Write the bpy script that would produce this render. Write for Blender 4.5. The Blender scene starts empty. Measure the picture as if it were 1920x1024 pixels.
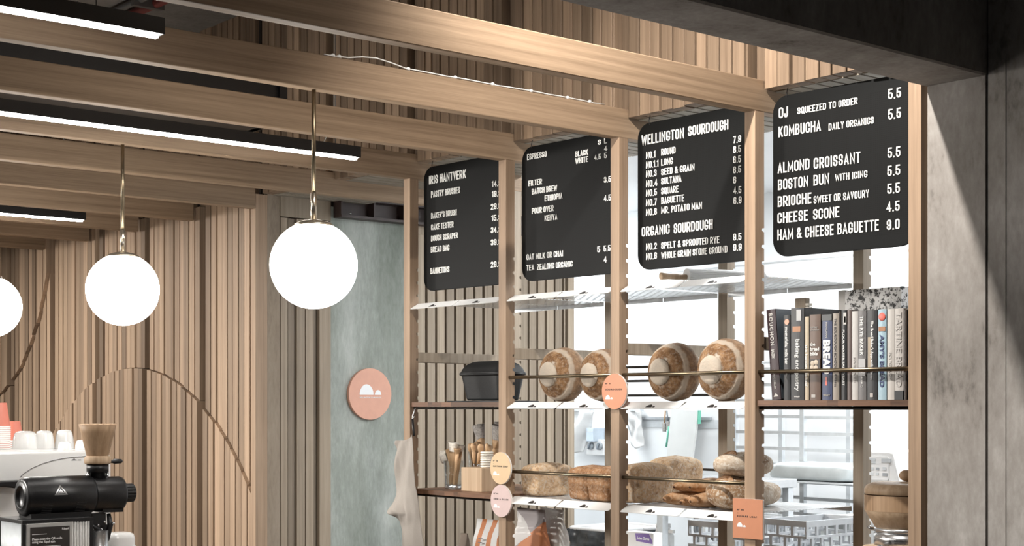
import bpy, bmesh, math, random
from mathutils import Vector, Matrix, noise

scene = bpy.context.scene
COL = scene.collection
R = random.Random(7)
E = 1.55                      # eye height above the floor
PI = math.pi

# ------------------------------------------------------------------ camera
FPX = 2800.0
_h = math.hypot(2361, 2800)
VX, VY = -2800/_h, 2361/_h    # view axis
RX, RY = VY, -VX              # picture right
Z0 = 0.6*(2800/_h)/0.0762
CX = -Z0*VX - (757-960)/FPX*Z0*RX
CY = -Z0*VY - (757-960)/FPX*Z0*RY
cam_d = bpy.data.cameras.new('camera')
cam_d.sensor_fit = 'HORIZONTAL'
cam_d.sensor_width = 36.0
cam_d.lens = FPX/1920*36.0
cam_d.shift_y = (760-512)/1920
cam_d.clip_start = 0.05
cam = bpy.data.objects.new('camera', cam_d)
COL.objects.link(cam)
cam.location = (CX, CY, E)
cam.rotation_euler = (PI/2, 0, math.atan2(-VX, VY))
scene.camera = cam

# ------------------------------------------------------------------ colour management, world
scene.view_settings.view_transform = 'Standard'
scene.view_settings.look = 'None'
scene.view_settings.gamma = 1
scene.view_settings.exposure = 0.0
scene.view_settings.use_curve_mapping = False
W = bpy.data.worlds.new('world')
scene.world = W
W.use_nodes = True
W.node_tree.nodes['Background'].inputs[0].default_value = (0.95, 0.97, 1.0, 1)
W.node_tree.nodes['Background'].inputs[1].default_value = 0.03

def add_light(name, kind, loc, energy, color=(1, 1, 1), size=0.1, target=None, spot=None, blend=0.3, size_y=None):
    d = bpy.data.lights.new(name, kind)
    d.energy = energy; d.color = color
    if kind == 'AREA':
        d.size = size
        if size_y: d.shape = 'RECTANGLE'; d.size_y = size_y
    else:
        d.shadow_soft_size = size
    if spot: d.spot_size = spot; d.spot_blend = blend
    o = bpy.data.objects.new(name, d)
    COL.objects.link(o); o.location = loc
    if target is not None:
        o.rotation_euler = (Vector(target)-Vector(loc)).to_track_quat('-Z', 'Y').to_euler()
    return o

WARM = (1.0, 0.95, 0.89)
# ceiling spots of the cafe, aimed at the shelf front
add_light('ceiling_spot', 'SPOT', (2.16, -1.15, E+1.72), 230, WARM, 0.03, (2.0, 0.12, E+0.0), math.radians(128), 1.0)
# added unseen fill spots without fixtures, brightening the slatted wall and shelf fronts
add_light('fill_spot', 'SPOT', (-4.4, -3.3, E+0.78), 460, WARM, 0.22, (-2.3, 0.0, E-1.15), math.radians(84), 0.9)
add_light('fill_spot', 'SPOT', (-1.7, -3.7, E+0.78), 460, WARM, 0.22, (0.9, 0.1, E-1.15), math.radians(84), 0.9)
# kitchen batten tubes
for _x, _y in ((-2.4, 2.55), (1.0, 1.0), (0.6, 2.5), (2.3, 2.0)):
    add_light('kitchen_tube', 'AREA', (_x, _y, E+1.165), 38, (0.96, 0.98, 1.0), 1.15, (_x, _y, 0), size_y=0.12)

# ------------------------------------------------------------------ pixel rays onto real planes (1920 x 1024 frame)
def ray(px): return VX+(px-960)/FPX*RX, VY+(px-960)/FPX*RY
def oy(px, py, Y):
    dx, dy = ray(px); t = (Y-CY)/dy
    return Vector((CX+t*dx, Y, E+(760-py)/FPX*t))
def ox(px, py, X):
    dx, dy = ray(px); t = (X-CX)/dx
    return Vector((X, CY+t*dy, E+(760-py)/FPX*t))
def oz(px, py, z):
    dx, dy = ray(px); t = (z-E)*FPX/(760-py)
    return Vector((CX+t*dx, CY+t*dy, z))
def depth(p): return (p[0]-CX)*VX+(p[1]-CY)*VY

# ------------------------------------------------------------------ materials
MATS = {}
def mat_base(name):
    m = bpy.data.materials.new(name); m.use_nodes = True
    nt = m.node_tree; b = nt.nodes['Principled BSDF']
    MATS[name] = m
    return m, nt, b
def plain(name, col, rough=0.5, metal=0.0, vary=0.06, scale=30, emit=None, estr=0, spec=None, coat=0, bump=0):
    m, nt, b = mat_base(name)
    tc = nt.nodes.new('ShaderNodeTexCoord'); nz = nt.nodes.new('ShaderNodeTexNoise')
    nz.inputs['Scale'].default_value = scale; nz.inputs['Detail'].default_value = 4
    nt.links.new(tc.outputs['Object'], nz.inputs['Vector'])
    cr = nt.nodes.new('ShaderNodeValToRGB')
    cr.color_ramp.elements[0].position = 0.3; cr.color_ramp.elements[1].position = 0.7
    cr.color_ramp.elements[0].color = (*[c*(1-vary) for c in col], 1)
    cr.color_ramp.elements[1].color = (*[min(1, c*(1+vary)) for c in col], 1)
    nt.links.new(nz.outputs['Fac'], cr.inputs['Fac'])
    nt.links.new(cr.outputs['Color'], b.inputs['Base Color'])
    b.inputs['Roughness'].default_value = rough; b.inputs['Metallic'].default_value = metal
    if spec is not None: b.inputs['Specular IOR Level'].default_value = spec
    if coat: b.inputs['Coat Weight'].default_value = coat
    if emit:
        b.inputs['Emission Color'].default_value = (*emit, 1); b.inputs['Emission Strength'].default_value = estr
    if bump:
        bp = nt.nodes.new('ShaderNodeBump'); bp.inputs['Strength'].default_value = bump; bp.inputs['Distance'].default_value = 0.004
        nt.links.new(nz.outputs['Fac'], bp.inputs['Height']); nt.links.new(bp.outputs['Normal'], b.inputs['Normal'])
    return m
def wood(name, dark, light, axis=2, rough=0.55, gs=9.0, tint=0.5, sat=None):
    m, nt, b = mat_base(name)
    N = nt.nodes.new; L = nt.links.new
    tc = N('ShaderNodeTexCoord'); oi = N('ShaderNodeObjectInfo')
    at = N('ShaderNodeAttribute'); at.attribute_name = 'tint'
    # move the grain per plank
    cmb = N('ShaderNodeCombineXYZ')
    ml = N('ShaderNodeMath'); ml.operation = 'MULTIPLY_ADD'; ml.inputs[1].default_value = 37.0
    L(at.outputs['Fac'], ml.inputs[0]); L(oi.outputs['Random'], ml.inputs[2])
    for k in range(3): L(ml.outputs[0], cmb.inputs[k])
    ad = N('ShaderNodeVectorMath'); ad.operation = 'ADD'
    L(tc.outputs['Object'], ad.inputs[0]); L(cmb.outputs[0], ad.inputs[1])
    mp = N('ShaderNodeMapping')
    s = [gs*7.0, gs*7.0, gs*7.0]; s[axis] = gs*0.10
    mp.inputs['Scale'].default_value = s
    L(ad.outputs[0], mp.inputs['Vector'])
    n1 = N('ShaderNodeTexNoise'); n1.inputs['Scale'].default_value = 1.0; n1.inputs['Detail'].default_value = 6; n1.inputs['Distortion'].default_value = 0.15
    L(mp.outputs[0], n1.inputs['Vector'])
    mp2 = N('ShaderNodeMapping'); s2 = [170.0]*3; s2[axis] = 6.0
    mp2.inputs['Scale'].default_value = s2; L(ad.outputs[0], mp2.inputs['Vector'])
    n2 = N('ShaderNodeTexNoise'); n2.inputs['Scale'].default_value = 1.6; n2.inputs['Detail'].default_value = 2
    L(mp2.outputs[0], n2.inputs['Vector'])
    mx = N('ShaderNodeMath'); mx.operation = 'MULTIPLY_ADD'; mx.inputs[1].default_value = 0.35
    L(n2.outputs['Fac'], mx.inputs[0]); L(n1.outputs['Fac'], mx.inputs[2])
    cr = N('ShaderNodeValToRGB')
    cr.color_ramp.elements[0].position = 0.36; cr.color_ramp.elements[1].position = 0.98
    cr.color_ramp.elements[0].color = (*dark, 1); cr.color_ramp.elements[1].color = (*light, 1)
    L(mx.outputs[0], cr.inputs['Fac'])
    hs = N('ShaderNodeHueSaturation')
    v = N('ShaderNodeMath'); v.operation = 'MULTIPLY_ADD'; v.inputs[1].default_value = 2*tint; v.inputs[2].default_value = 1-tint
    L(at.outputs['Fac'], v.inputs[0]); L(v.outputs[0], hs.inputs['Value'])
    L(cr.outputs['Color'], hs.inputs['Color']); L(hs.outputs['Color'], b.inputs['Base Color'])
    b.inputs['Roughness'].default_value = rough
    b.inputs['Specular IOR Level'].default_value = 0.3
    bp = N('ShaderNodeBump'); bp.inputs['Strength'].default_value = 0.12; bp.inputs['Distance'].default_value = 0.003
    L(mx.outputs[0], bp.inputs['Height']); L(bp.outputs['Normal'], b.inputs['Normal'])
    return m
def mottled(name, cols, scales=(1.2, 6, 40), rough=0.85, bump=0.25, streak=None, metal=0, thr=None):
    """blend of colours over noise of several sizes; streak stretches it down the wall"""
    m, nt, b = mat_base(name)
    N = nt.nodes.new; L = nt.links.new
    tc = N('ShaderNodeTexCoord'); prev = None
    for s, w in zip(scales, (0.5, 0.32, 0.18)):
        mp = N('ShaderNodeMapping'); mp.inputs['Scale'].default_value = (s, s, s*(streak or 1))
        L(tc.outputs['Object'], mp.inputs['Vector'])
        n = N('ShaderNodeTexNoise'); n.inputs['Scale'].default_value = 1; n.inputs['Detail'].default_value = 6; n.inputs['Roughness'].default_value = 0.65
        L(mp.outputs[0], n.inputs['Vector'])
        a = N('ShaderNodeMath'); a.operation = 'MULTIPLY_ADD'; a.inputs[1].default_value = w
        L(n.outputs['Fac'], a.inputs[0])
        if prev is None: a.inputs[2].default_value = 0
        else: L(prev.outputs[0], a.inputs[2])
        prev = a
    cr = N('ShaderNodeValToRGB')
    e = cr.color_ramp.elements
    lo, hi = thr or (0.36, 0.64)
    e[0].position = lo; e[0].color = (*cols[0], 1)
    e[1].position = hi; e[1].color = (*cols[-1], 1)
    for k, c in enumerate(cols[1:-1]):
        x = e.new(lo+(hi-lo)*(k+1)/(len(cols)-1)); x.color = (*c, 1)
    L(prev.outputs[0], cr.inputs['Fac']); L(cr.outputs['Color'], b.inputs['Base Color'])
    b.inputs['Roughness'].default_value = rough; b.inputs['Metallic'].default_value = metal
    b.inputs['Specular IOR Level'].default_value = 0.3
    bp = N('ShaderNodeBump'); bp.inputs['Strength'].default_value = bump; bp.inputs['Distance'].default_value = 0.006
    L(prev.outputs[0], bp.inputs['Height']); L(bp.outputs['Normal'], b.inputs['Normal'])
    return m
def glass(name):
    m, nt, b = mat_base(name)
    N = nt.nodes.new; L = nt.links.new
    out = nt.nodes['Material Output']
    tr = N('ShaderNodeBsdfTransparent'); tr.inputs[0].default_value = (0.97, 0.98, 0.98, 1)
    gl = N('ShaderNodeBsdfGlossy'); gl.inputs['Roughness'].default_value = 0.03
    lw = N('ShaderNodeLayerWeight'); lw.inputs[0].default_value = 0.35
    pw = N('ShaderNodeMath'); pw.operation = 'POWER'; pw.inputs[1].default_value = 2.2; L(lw.outputs['Facing'], pw.inputs[0])
    sm = N('ShaderNodeMath'); sm.operation = 'MULTIPLY_ADD'; sm.inputs[1].default_value = 0.55; sm.inputs[2].default_value = 0.03; L(pw.outputs[0], sm.inputs[0])
    mx = N('ShaderNodeMixShader'); L(sm.outputs[0], mx.inputs[0]); L(tr.outputs[0], mx.inputs[1]); L(gl.outputs[0], mx.inputs[2])
    L(mx.outputs[0], out.inputs['Surface'])
    return m
def perforated(name, col, bw=0.022, rh=0.0075, rough=0.3, metal=0.6):
    m, nt, b = mat_base(name)
    N = nt.nodes.new; L = nt.links.new
    out = nt.nodes['Material Output']
    tc = N('ShaderNodeTexCoord')
    br = N('ShaderNodeTexBrick'); br.inputs['Scale'].default_value = 1.0
    br.inputs['Brick Width'].default_value = bw; br.inputs['Row Height'].default_value = rh
    br.inputs['Mortar Size'].default_value = rh*0.34; br.inputs['Mortar Smooth'].default_value = 0.0
    L(tc.outputs['Object'], br.inputs['Vector'])
    b.inputs['Base Color'].default_value = (*col, 1); b.inputs['Roughness'].default_value = rough; b.inputs['Metallic'].default_value = metal
    tr = N('ShaderNodeBsdfTransparent')
    mx = N('ShaderNodeMixShader')
    L(br.outputs['Fac'], mx.inputs[0]); L(tr.outputs[0], mx.inputs[1]); L(b.outputs[0], mx.inputs[2])
    L(mx.outputs[0], out.inputs['Surface'])
    return m
def pegboard(name):
    m, nt, b = mat_base(name)
    N = nt.nodes.new; L = nt.links.new
    tc = N('ShaderNodeTexCoord')
    mp = N('ShaderNodeMapping'); mp.inputs['Scale'].default_value = (1/0.0062, 1, 1/0.0058); L(tc.outputs['Object'], mp.inputs[0])
    fr = N('ShaderNodeVectorMath'); fr.operation = 'FRACTION'; L(mp.outputs[0], fr.inputs[0])
    sb = N('ShaderNodeVectorMath'); sb.operation = 'SUBTRACT'; sb.inputs[1].default_value = (0.5, 0.5, 0.5); L(fr.outputs[0], sb.inputs[0])
    sc = N('ShaderNodeVectorMath'); sc.operation = 'MULTIPLY'; sc.inputs[1].default_value = (1, 0, 1); L(sb.outputs[0], sc.inputs[0])
    ln = N('ShaderNodeVectorMath'); ln.operation = 'LENGTH'; L(sc.outputs[0], ln.inputs[0])
    lt = N('ShaderNodeMath'); lt.operation = 'LESS_THAN'; lt.inputs[1].default_value = 0.27; L(ln.outputs['Value'], lt.inputs[0])
    # holes stop short of the rim
    sp = N('ShaderNodeSeparateXYZ'); L(tc.outputs['Object'], sp.inputs[0])
    def inside(sock, c, h):
        a = N('ShaderNodeMath'); a.operation = 'SUBTRACT'; a.inputs[1].default_value = c; L(sock, a.inputs[0])
        b2 = N('ShaderNodeMath'); b2.operation = 'ABSOLUTE'; L(a.outputs[0], b2.inputs[0])
        c2 = N('ShaderNodeMath'); c2.operation = 'LESS_THAN'; c2.inputs[1].default_value = h; L(b2.outputs[0], c2.inputs[0])
        return c2
    i1 = inside(sp.outputs[0], 0.25, 0.228); i2 = inside(sp.outputs[2], 0.248, 0.212)
    p = N('ShaderNodeMath'); p.operation = 'MULTIPLY'; L(i1.outputs[0], p.inputs[0]); L(i2.outputs[0], p.inputs[1])
    q = N('ShaderNodeMath'); q.operation = 'MULTIPLY'; L(p.outputs[0], q.inputs[0]); L(lt.outputs[0], q.inputs[1])
    cm = N('ShaderNodeMix'); cm.data_type = 'RGBA'; L(q.outputs[0], cm.inputs[0])
    cm.inputs[6].default_value = (0.006, 0.0065, 0.0065, 1); cm.inputs[7].default_value = (0.003, 0.003, 0.003, 1)
    L(cm.outputs[2], b.inputs['Base Color'])
    b.inputs['Roughness'].default_value = 0.6; b.inputs['Specular IOR Level'].default_value = 0.16
    return m
def crust(name, dark, mid, pale, bands=None, axis_y=True, flour=0.35, flourcol=(0.66, 0.60, 0.51), big=False):
    """baked crust; bands: rings of flour at given radii from the local Y axis"""
    m, nt, b = mat_base(name)
    N = nt.nodes.new; L = nt.links.new
    tc = N('ShaderNodeTexCoord')
    n1 = N('ShaderNodeTexNoise'); n1.inputs['Scale'].default_value = 16 if big else 42; n1.inputs['Detail'].default_value = 8; n1.inputs['Roughness'].default_value = 0.7
    L(tc.outputs['Object'], n1.inputs['Vector'])
    n2 = N('ShaderNodeTexNoise'); n2.inputs['Scale'].default_value = 120; n2.inputs['Detail'].default_value = 5
    L(tc.outputs['Object'], n2.inputs['Vector'])
    cr = N('ShaderNodeValToRGB'); e = cr.color_ramp.elements
    e[0].position = 0.30; e[0].color = (*dark, 1); e[1].position = 0.72; e[1].color = (*pale, 1)
    k = e.new(0.5); k.color = (*mid, 1)
    L(n1.outputs['Fac'], cr.inputs[0])
    fl = N('ShaderNodeValToRGB'); f = fl.color_ramp.elements
    f[0].position = 0.5; f[0].color = (0, 0, 0, 1); f[1].position = 0.66; f[1].color = (flour, flour, flour, 1)
    L(n2.outputs['Fac'], fl.inputs[0])
    fac = fl.outputs['Color']
    if bands:
        sp = N('ShaderNodeSeparateXYZ'); L(tc.outputs['Object'], sp.inputs[0])
        n3 = N('ShaderNodeTexNoise'); n3.inputs['Scale'].default_value = 38; n3.inputs['Detail'].default_value = 6; L(tc.outputs['Object'], n3.inputs['Vector'])
        jt = N('ShaderNodeMath'); jt.operation = 'MULTIPLY_ADD'; jt.inputs[1].default_value = 0.022; L(n3.outputs['Fac'], jt.inputs[0]); L(sp.outputs['Y'], jt.inputs[2])
        rg = N('ShaderNodeMapRange'); rg.inputs['From Min'].default_value = -0.06; rg.inputs['From Max'].default_value = 0.08; L(jt.outputs[0], rg.inputs[0])
        br = N('ShaderNodeValToRGB'); q = br.color_ramp.elements
        q[0].position = 0; q[0].color = (*[bands[0][1]]*3, 1)
        q[1].position = 1; q[1].color = (*[bands[-1][1]]*3, 1)
        for r_, v_ in bands[1:-1]:
            z = q.new((r_+0.011+0.06)/0.14); z.color = (v_, v_, v_, 1)
        L(rg.outputs[0], br.inputs[0])
        mxm = N('ShaderNodeMix'); mxm.data_type = 'RGBA'; mxm.blend_type = 'LIGHTEN'; mxm.inputs[0].default_value = 1
        L(fl.outputs['Color'], mxm.inputs[6]); L(br.outputs['Color'], mxm.inputs[7])
        fac = mxm.outputs[2]
    mx = N('ShaderNodeMix'); mx.data_type = 'RGBA'
    L(fac, mx.inputs[0]); L(cr.outputs['Color'], mx.inputs[6]); mx.inputs[7].default_value = (*flourcol, 1)
    L(mx.outputs[2], b.inputs['Base Color'])
    b.inputs['Roughness'].default_value = 0.75; b.inputs['Specular IOR Level'].default_value = 0.25
    bp = N('ShaderNodeBump'); bp.inputs['Strength'].default_value = 0.5; bp.inputs['Distance'].default_value = 0.004
    ad = N('ShaderNodeMath'); ad.operation = 'ADD'; L(n1.outputs['Fac'], ad.inputs[0]); L(n2.outputs['Fac'], ad.inputs[1])
    L(ad.outputs[0], bp.inputs['Height']); L(bp.outputs['Normal'], b.inputs['Normal'])
    return m

# cedar and its kin
CED_Z = wood('cedar_upright', (0.21, 0.14, 0.09), (0.42, 0.295, 0.198), 2)
CED_Y = wood('cedar_beam', (0.20, 0.135, 0.085), (0.42, 0.30, 0.20), 1, tint=0.25)
CED_X = wood('cedar_rail', (0.20, 0.13, 0.08), (0.36, 0.26, 0.18), 0, tint=0.2)
BULK = wood('cedar_bulkhead', (0.185, 0.125, 0.083), (0.35, 0.25, 0.17), 2, tint=0.40)  # slat cedar with the shade above the beams put into its colour
SLAT = wood('cedar_slat', (0.27, 0.185, 0.125), (0.49, 0.355, 0.245), 2, tint=0.45)
GREYSLAT = wood('weathered_slat', (0.235, 0.185, 0.135), (0.40, 0.33, 0.25), 2, tint=0.32)
SOFF = wood('soffit_slat', (0.22, 0.19, 0.15), (0.36, 0.32, 0.26), 1, tint=0.15)
DARKBACK = plain('dark_backing', (0.030, 0.022, 0.017), 0.9)
WALNUT = wood('oiled_hardwood', (0.075, 0.036, 0.02), (0.18, 0.094, 0.053), 0, rough=0.45, tint=0.5)
BEECH = wood('pale_beech', (0.38, 0.26, 0.16), (0.60, 0.45, 0.31), 2, tint=0.2)
OAKTURN = wood('turned_oak', (0.28, 0.175, 0.10), (0.50, 0.34, 0.21), 2, tint=0.2)
BRUSHWOOD = wood('brush_handle_wood', (0.42, 0.26, 0.14), (0.62, 0.42, 0.25), 2, tint=0.3)
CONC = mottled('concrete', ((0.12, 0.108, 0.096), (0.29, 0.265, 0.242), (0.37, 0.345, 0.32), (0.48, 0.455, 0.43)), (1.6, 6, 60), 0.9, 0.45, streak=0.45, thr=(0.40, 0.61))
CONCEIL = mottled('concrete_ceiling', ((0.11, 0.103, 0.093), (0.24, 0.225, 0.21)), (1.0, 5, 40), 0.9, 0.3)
CONCFLOOR = mottled('concrete_floor', ((0.12, 0.115, 0.11), (0.20, 0.195, 0.19)), (1.0, 5, 40), 0.6, 0.1)
GREENC = mottled('green_plaster', ((0.165, 0.185, 0.158), (0.29, 0.315, 0.283), (0.45, 0.475, 0.445)), (2.2, 8, 90), 0.75, 0.2, streak=0.3)
WHITEW = plain('white_panel', (0.84, 0.86, 0.87), 0.45, vary=0.02, scale=3)
SEAM = plain('panel_seam', (0.55, 0.57, 0.58), 0.6)
STEELBOX = plain('maroon_steel', (0.035, 0.02, 0.017), 0.5)
BLACKM = plain('black_metal', (0.012, 0.012, 0.013), 0.42)
BLACKTEX = plain('black_textured_paint', (0.010, 0.010, 0.011), 0.36, scale=300, vary=0.3, bump=0.06)
BRASS = plain('brushed_brass', (0.24, 0.19, 0.125), 0.32, 0.95)
NICKEL = plain('satin_nickel_brass', (0.62, 0.55, 0.45), 0.28, 0.95)
DARKROD = plain('dark_steel_rod', (0.05, 0.045, 0.04), 0.4, 0.8)
GLOBE = plain('lit_opal_glass', (0.9, 0.9, 0.88), 0.25, emit=(1.0, 0.965, 0.91), estr=24.0, vary=0)
LED = plain('lit_led_strip', (0.9, 0.9, 0.9), 0.4, emit=(1.0, 0.96, 0.91), estr=44.0, vary=0)
TUBE = plain('lit_tube', (0.9, 0.9, 0.9), 0.4, emit=(0.97, 0.99, 1.0), estr=8.0, vary=0)
WHITEPC = plain('white_powder_coat', (0.80, 0.80, 0.79), 0.35, vary=0.02)
PERF = perforated('slotted_steel', (0.62, 0.63, 0.63), 0.044, 0.017, 0.28, 0.45)
PEG = pegboard('peg_letterboard')
LETTER = plain('white_letter_plastic', (0.83, 0.83, 0.80), 0.4, vary=0.02)
WHITEPAINT = plain('white_print', (0.85, 0.86, 0.87), 0.5, vary=0.01)
BLACKINK = plain('black_print', (0.02, 0.018, 0.018), 0.6)
PEACH = plain('peach_card', (0.68, 0.36, 0.26), 0.55, vary=0.03)
TERRA = plain('terracotta_card', (0.58, 0.235, 0.12), 0.5, vary=0.03)
YELLOWC = plain('pale_yellow_card', (0.66, 0.47, 0.28), 0.5, vary=0.03)
PINKC = plain('pale_pink_card', (0.62, 0.47, 0.45), 0.5, vary=0.03)
CARDEDGE = plain('card_edge', (0.85, 0.80, 0.76), 0.5)
CAST = plain('cast_iron', (0.012, 0.013, 0.014), 0.5, scale=220, vary=0.3, bump=0.08)
LINEN = plain('linen', (0.37, 0.335, 0.30), 0.9, scale=600, vary=0.06, bump=0.1)
BRISTLE = plain('white_bristle', (0.84, 0.79, 0.71), 0.9, scale=140, vary=0.18)
GREYBRIS = plain('grey_horsehair', (0.36, 0.34, 0.32), 0.9, scale=140, vary=0.35)
STEEL = plain('stainless', (0.62, 0.63, 0.64), 0.25, 0.9)
GALV = plain('pale_steel', (0.60, 0.63, 0.65), 0.4, 0.3)
GLASS = glass('clear_glass')
ENAMEL = plain('white_enamel', (0.78, 0.78, 0.77), 0.22, vary=0.01, coat=0.4)
PORC = plain('white_porcelain', (0.80, 0.80, 0.79), 0.15, vary=0.01, coat=0.5)
SEAMLINE = plain('grey_seam', (0.20, 0.20, 0.20), 0.6)
REDCUP = plain('coral_paper_cup', (0.62, 0.19, 0.13), 0.5, vary=0.02)
CUPRIM = plain('white_cup_rim', (0.86, 0.85, 0.83), 0.5, vary=0.01)
REDPIPE = plain('red_conduit', (0.16, 0.03, 0.025), 0.5)
GREYPIPE = plain('grey_conduit', (0.20, 0.20, 0.20), 0.4, 0.6)
WHITECORD = plain('white_cord', (0.80, 0.80, 0.78), 0.5)
PAPERBAG = plain('white_paper_bag', (0.74, 0.74, 0.73), 0.6, vary=0.06, scale=10)
GREYPAPER = plain('lilac_grey_paper', (0.36, 0.33, 0.34), 0.7, vary=0.06)
ORANGEP = plain('orange_print', (0.58, 0.22, 0.09), 0.6, vary=0.10, scale=8)
BROWNBAG = plain('brown_paper', (0.26, 0.21, 0.17), 0.8)
BINBAG = plain('black_bin_liner', (0.06, 0.066, 0.072), 0.22, vary=0.3)
BINRIM = plain('white_bin_rim', (0.8, 0.8, 0.8), 0.4)
CRATE = plain('grey_crate_plastic', (0.52, 0.54, 0.56), 0.5)
CRATEIN = plain('grey_crate_insert', (0.26, 0.27, 0.28), 0.6)
PURPLE = plain('purple_print', (0.22, 0.14, 0.42), 0.5)
MINT = plain('mint_plastic', (0.16, 0.52, 0.38), 0.5)
BOARDW = plain('white_chopping_board', (0.72, 0.73, 0.71), 0.5, vary=0.04, scale=8)
REDBTN = plain('red_plastic', (0.60, 0.12, 0.09), 0.4)
YELLOWP = plain('yellow_plastic', (0.70, 0.52, 0.14), 0.4)
GREYDIAL = plain('grey_dial', (0.20, 0.23, 0.26), 0.4)
FILM = plain('cloudy_film', (0.46, 0.49, 0.49), 0.3, vary=0.12, scale=12, bump=0.4)
PAGES = plain('book_pages', (0.70, 0.66, 0.58), 0.85, scale=90, vary=0.08)
CRUST_WHITE = crust('white_floured_crust', (0.16, 0.08, 0.035), (0.50, 0.40, 0.30), (0.72, 0.66, 0.57), flour=0.8, big=True, flourcol=(0.74, 0.70, 0.63))
def printed_bag(name, fn):
    m, nt, b = mat_base(name); N = nt.nodes.new; L = nt.links.new
    tc = N('ShaderNodeTexCoord'); sp = N('ShaderNodeSeparateXYZ'); L(tc.outputs['Object'], sp.inputs[0])
    def op(o, a, c):
        n = N('ShaderNodeMath'); n.operation = o
        for k, q in enumerate((a, c)):
            if q is None: continue
            if isinstance(q, (int, float)): n.inputs[k].default_value = q
            else: L(q, n.inputs[k])
        return n.outputs[0]
    def mix(f, c0, c1):
        n = N('ShaderNodeMix'); n.data_type = 'RGBA'; L(f, n.inputs[0])
        for k, q in ((6, c0), (7, c1)):
            if isinstance(q, tuple): n.inputs[k].default_value = (*q, 1)
            else: L(q, n.inputs[k])
        return n.outputs[2]
    L(fn(op, mix, sp.outputs[0], sp.outputs[1], sp.outputs[2]), b.inputs['Base Color']); b.inputs['Roughness'].default_value = 0.6
    return m
def _stripes(op, mix, x, y, z):
    u = op('ADD', x, op('MULTIPLY', op('SINE', op('MULTIPLY', z, 14.0), None), 0.014))
    f = op('FRACT', op('DIVIDE', op('ADD', u, 0.045), 0.062), None)
    return mix(op('LESS_THAN', f, 0.44), (0.74, 0.74, 0.73), (0.58, 0.22, 0.09))
def _flap(op, mix, x, y, z):
    e = op('ADD', 0.205, op('MULTIPLY', x, 0.75)); 
    c = mix(op('LESS_THAN', z, e), (0.36, 0.33, 0.34), (0.58, 0.22, 0.09))
    w = op('MULTIPLY', op('LESS_THAN', z, op('ADD', 0.235, op('MULTIPLY', x, -0.8))), op('GREATER_THAN', z, op('ADD', 0.200, op('MULTIPLY', x, 0.55))))
    return mix(w, c, (0.66, 0.65, 0.64))
STRIPEBAG = printed_bag('orange_striped_paper', _stripes); FLAPBAG = printed_bag('grey_and_orange_paper', _flap)
CRUST_ROUND = crust('round_loaf_crust', (0.085, 0.04, 0.017), (0.23, 0.122, 0.055), (0.44, 0.275, 0.15),
    bands=[(-0.06, 0.68), (-0.0465, 0.72), (-0.043, 0.0), (-0.0215, 0.0), (-0.017, 0.55), (-0.004, 0.55), (0.004, 0.1), (0.030, 0.1), (0.05, 0.45), (0.08, 0.4)], flour=0.22)
CRUST_TIN = crust('seeded_tin_crust', (0.26, 0.14, 0.07), (0.60, 0.42, 0.26), (0.76, 0.61, 0.44), flour=0.7)
CRUST_DARK = crust('dark_tin_crust', (0.15, 0.065, 0.026), (0.33, 0.175, 0.085), (0.50, 0.32, 0.19), flour=0.25)
CRUST_BAG = crust('baguette_crust', (0.15, 0.058, 0.02), (0.40, 0.215, 0.10), (0.68, 0.48, 0.31), flour=0.2, big=True)
CRUST_FLOUR = crust('floured_rustic_crust', (0.12, 0.05, 0.02), (0.36, 0.22, 0.12), (0.70, 0.60, 0.48), flour=0.9, big=True)
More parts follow.
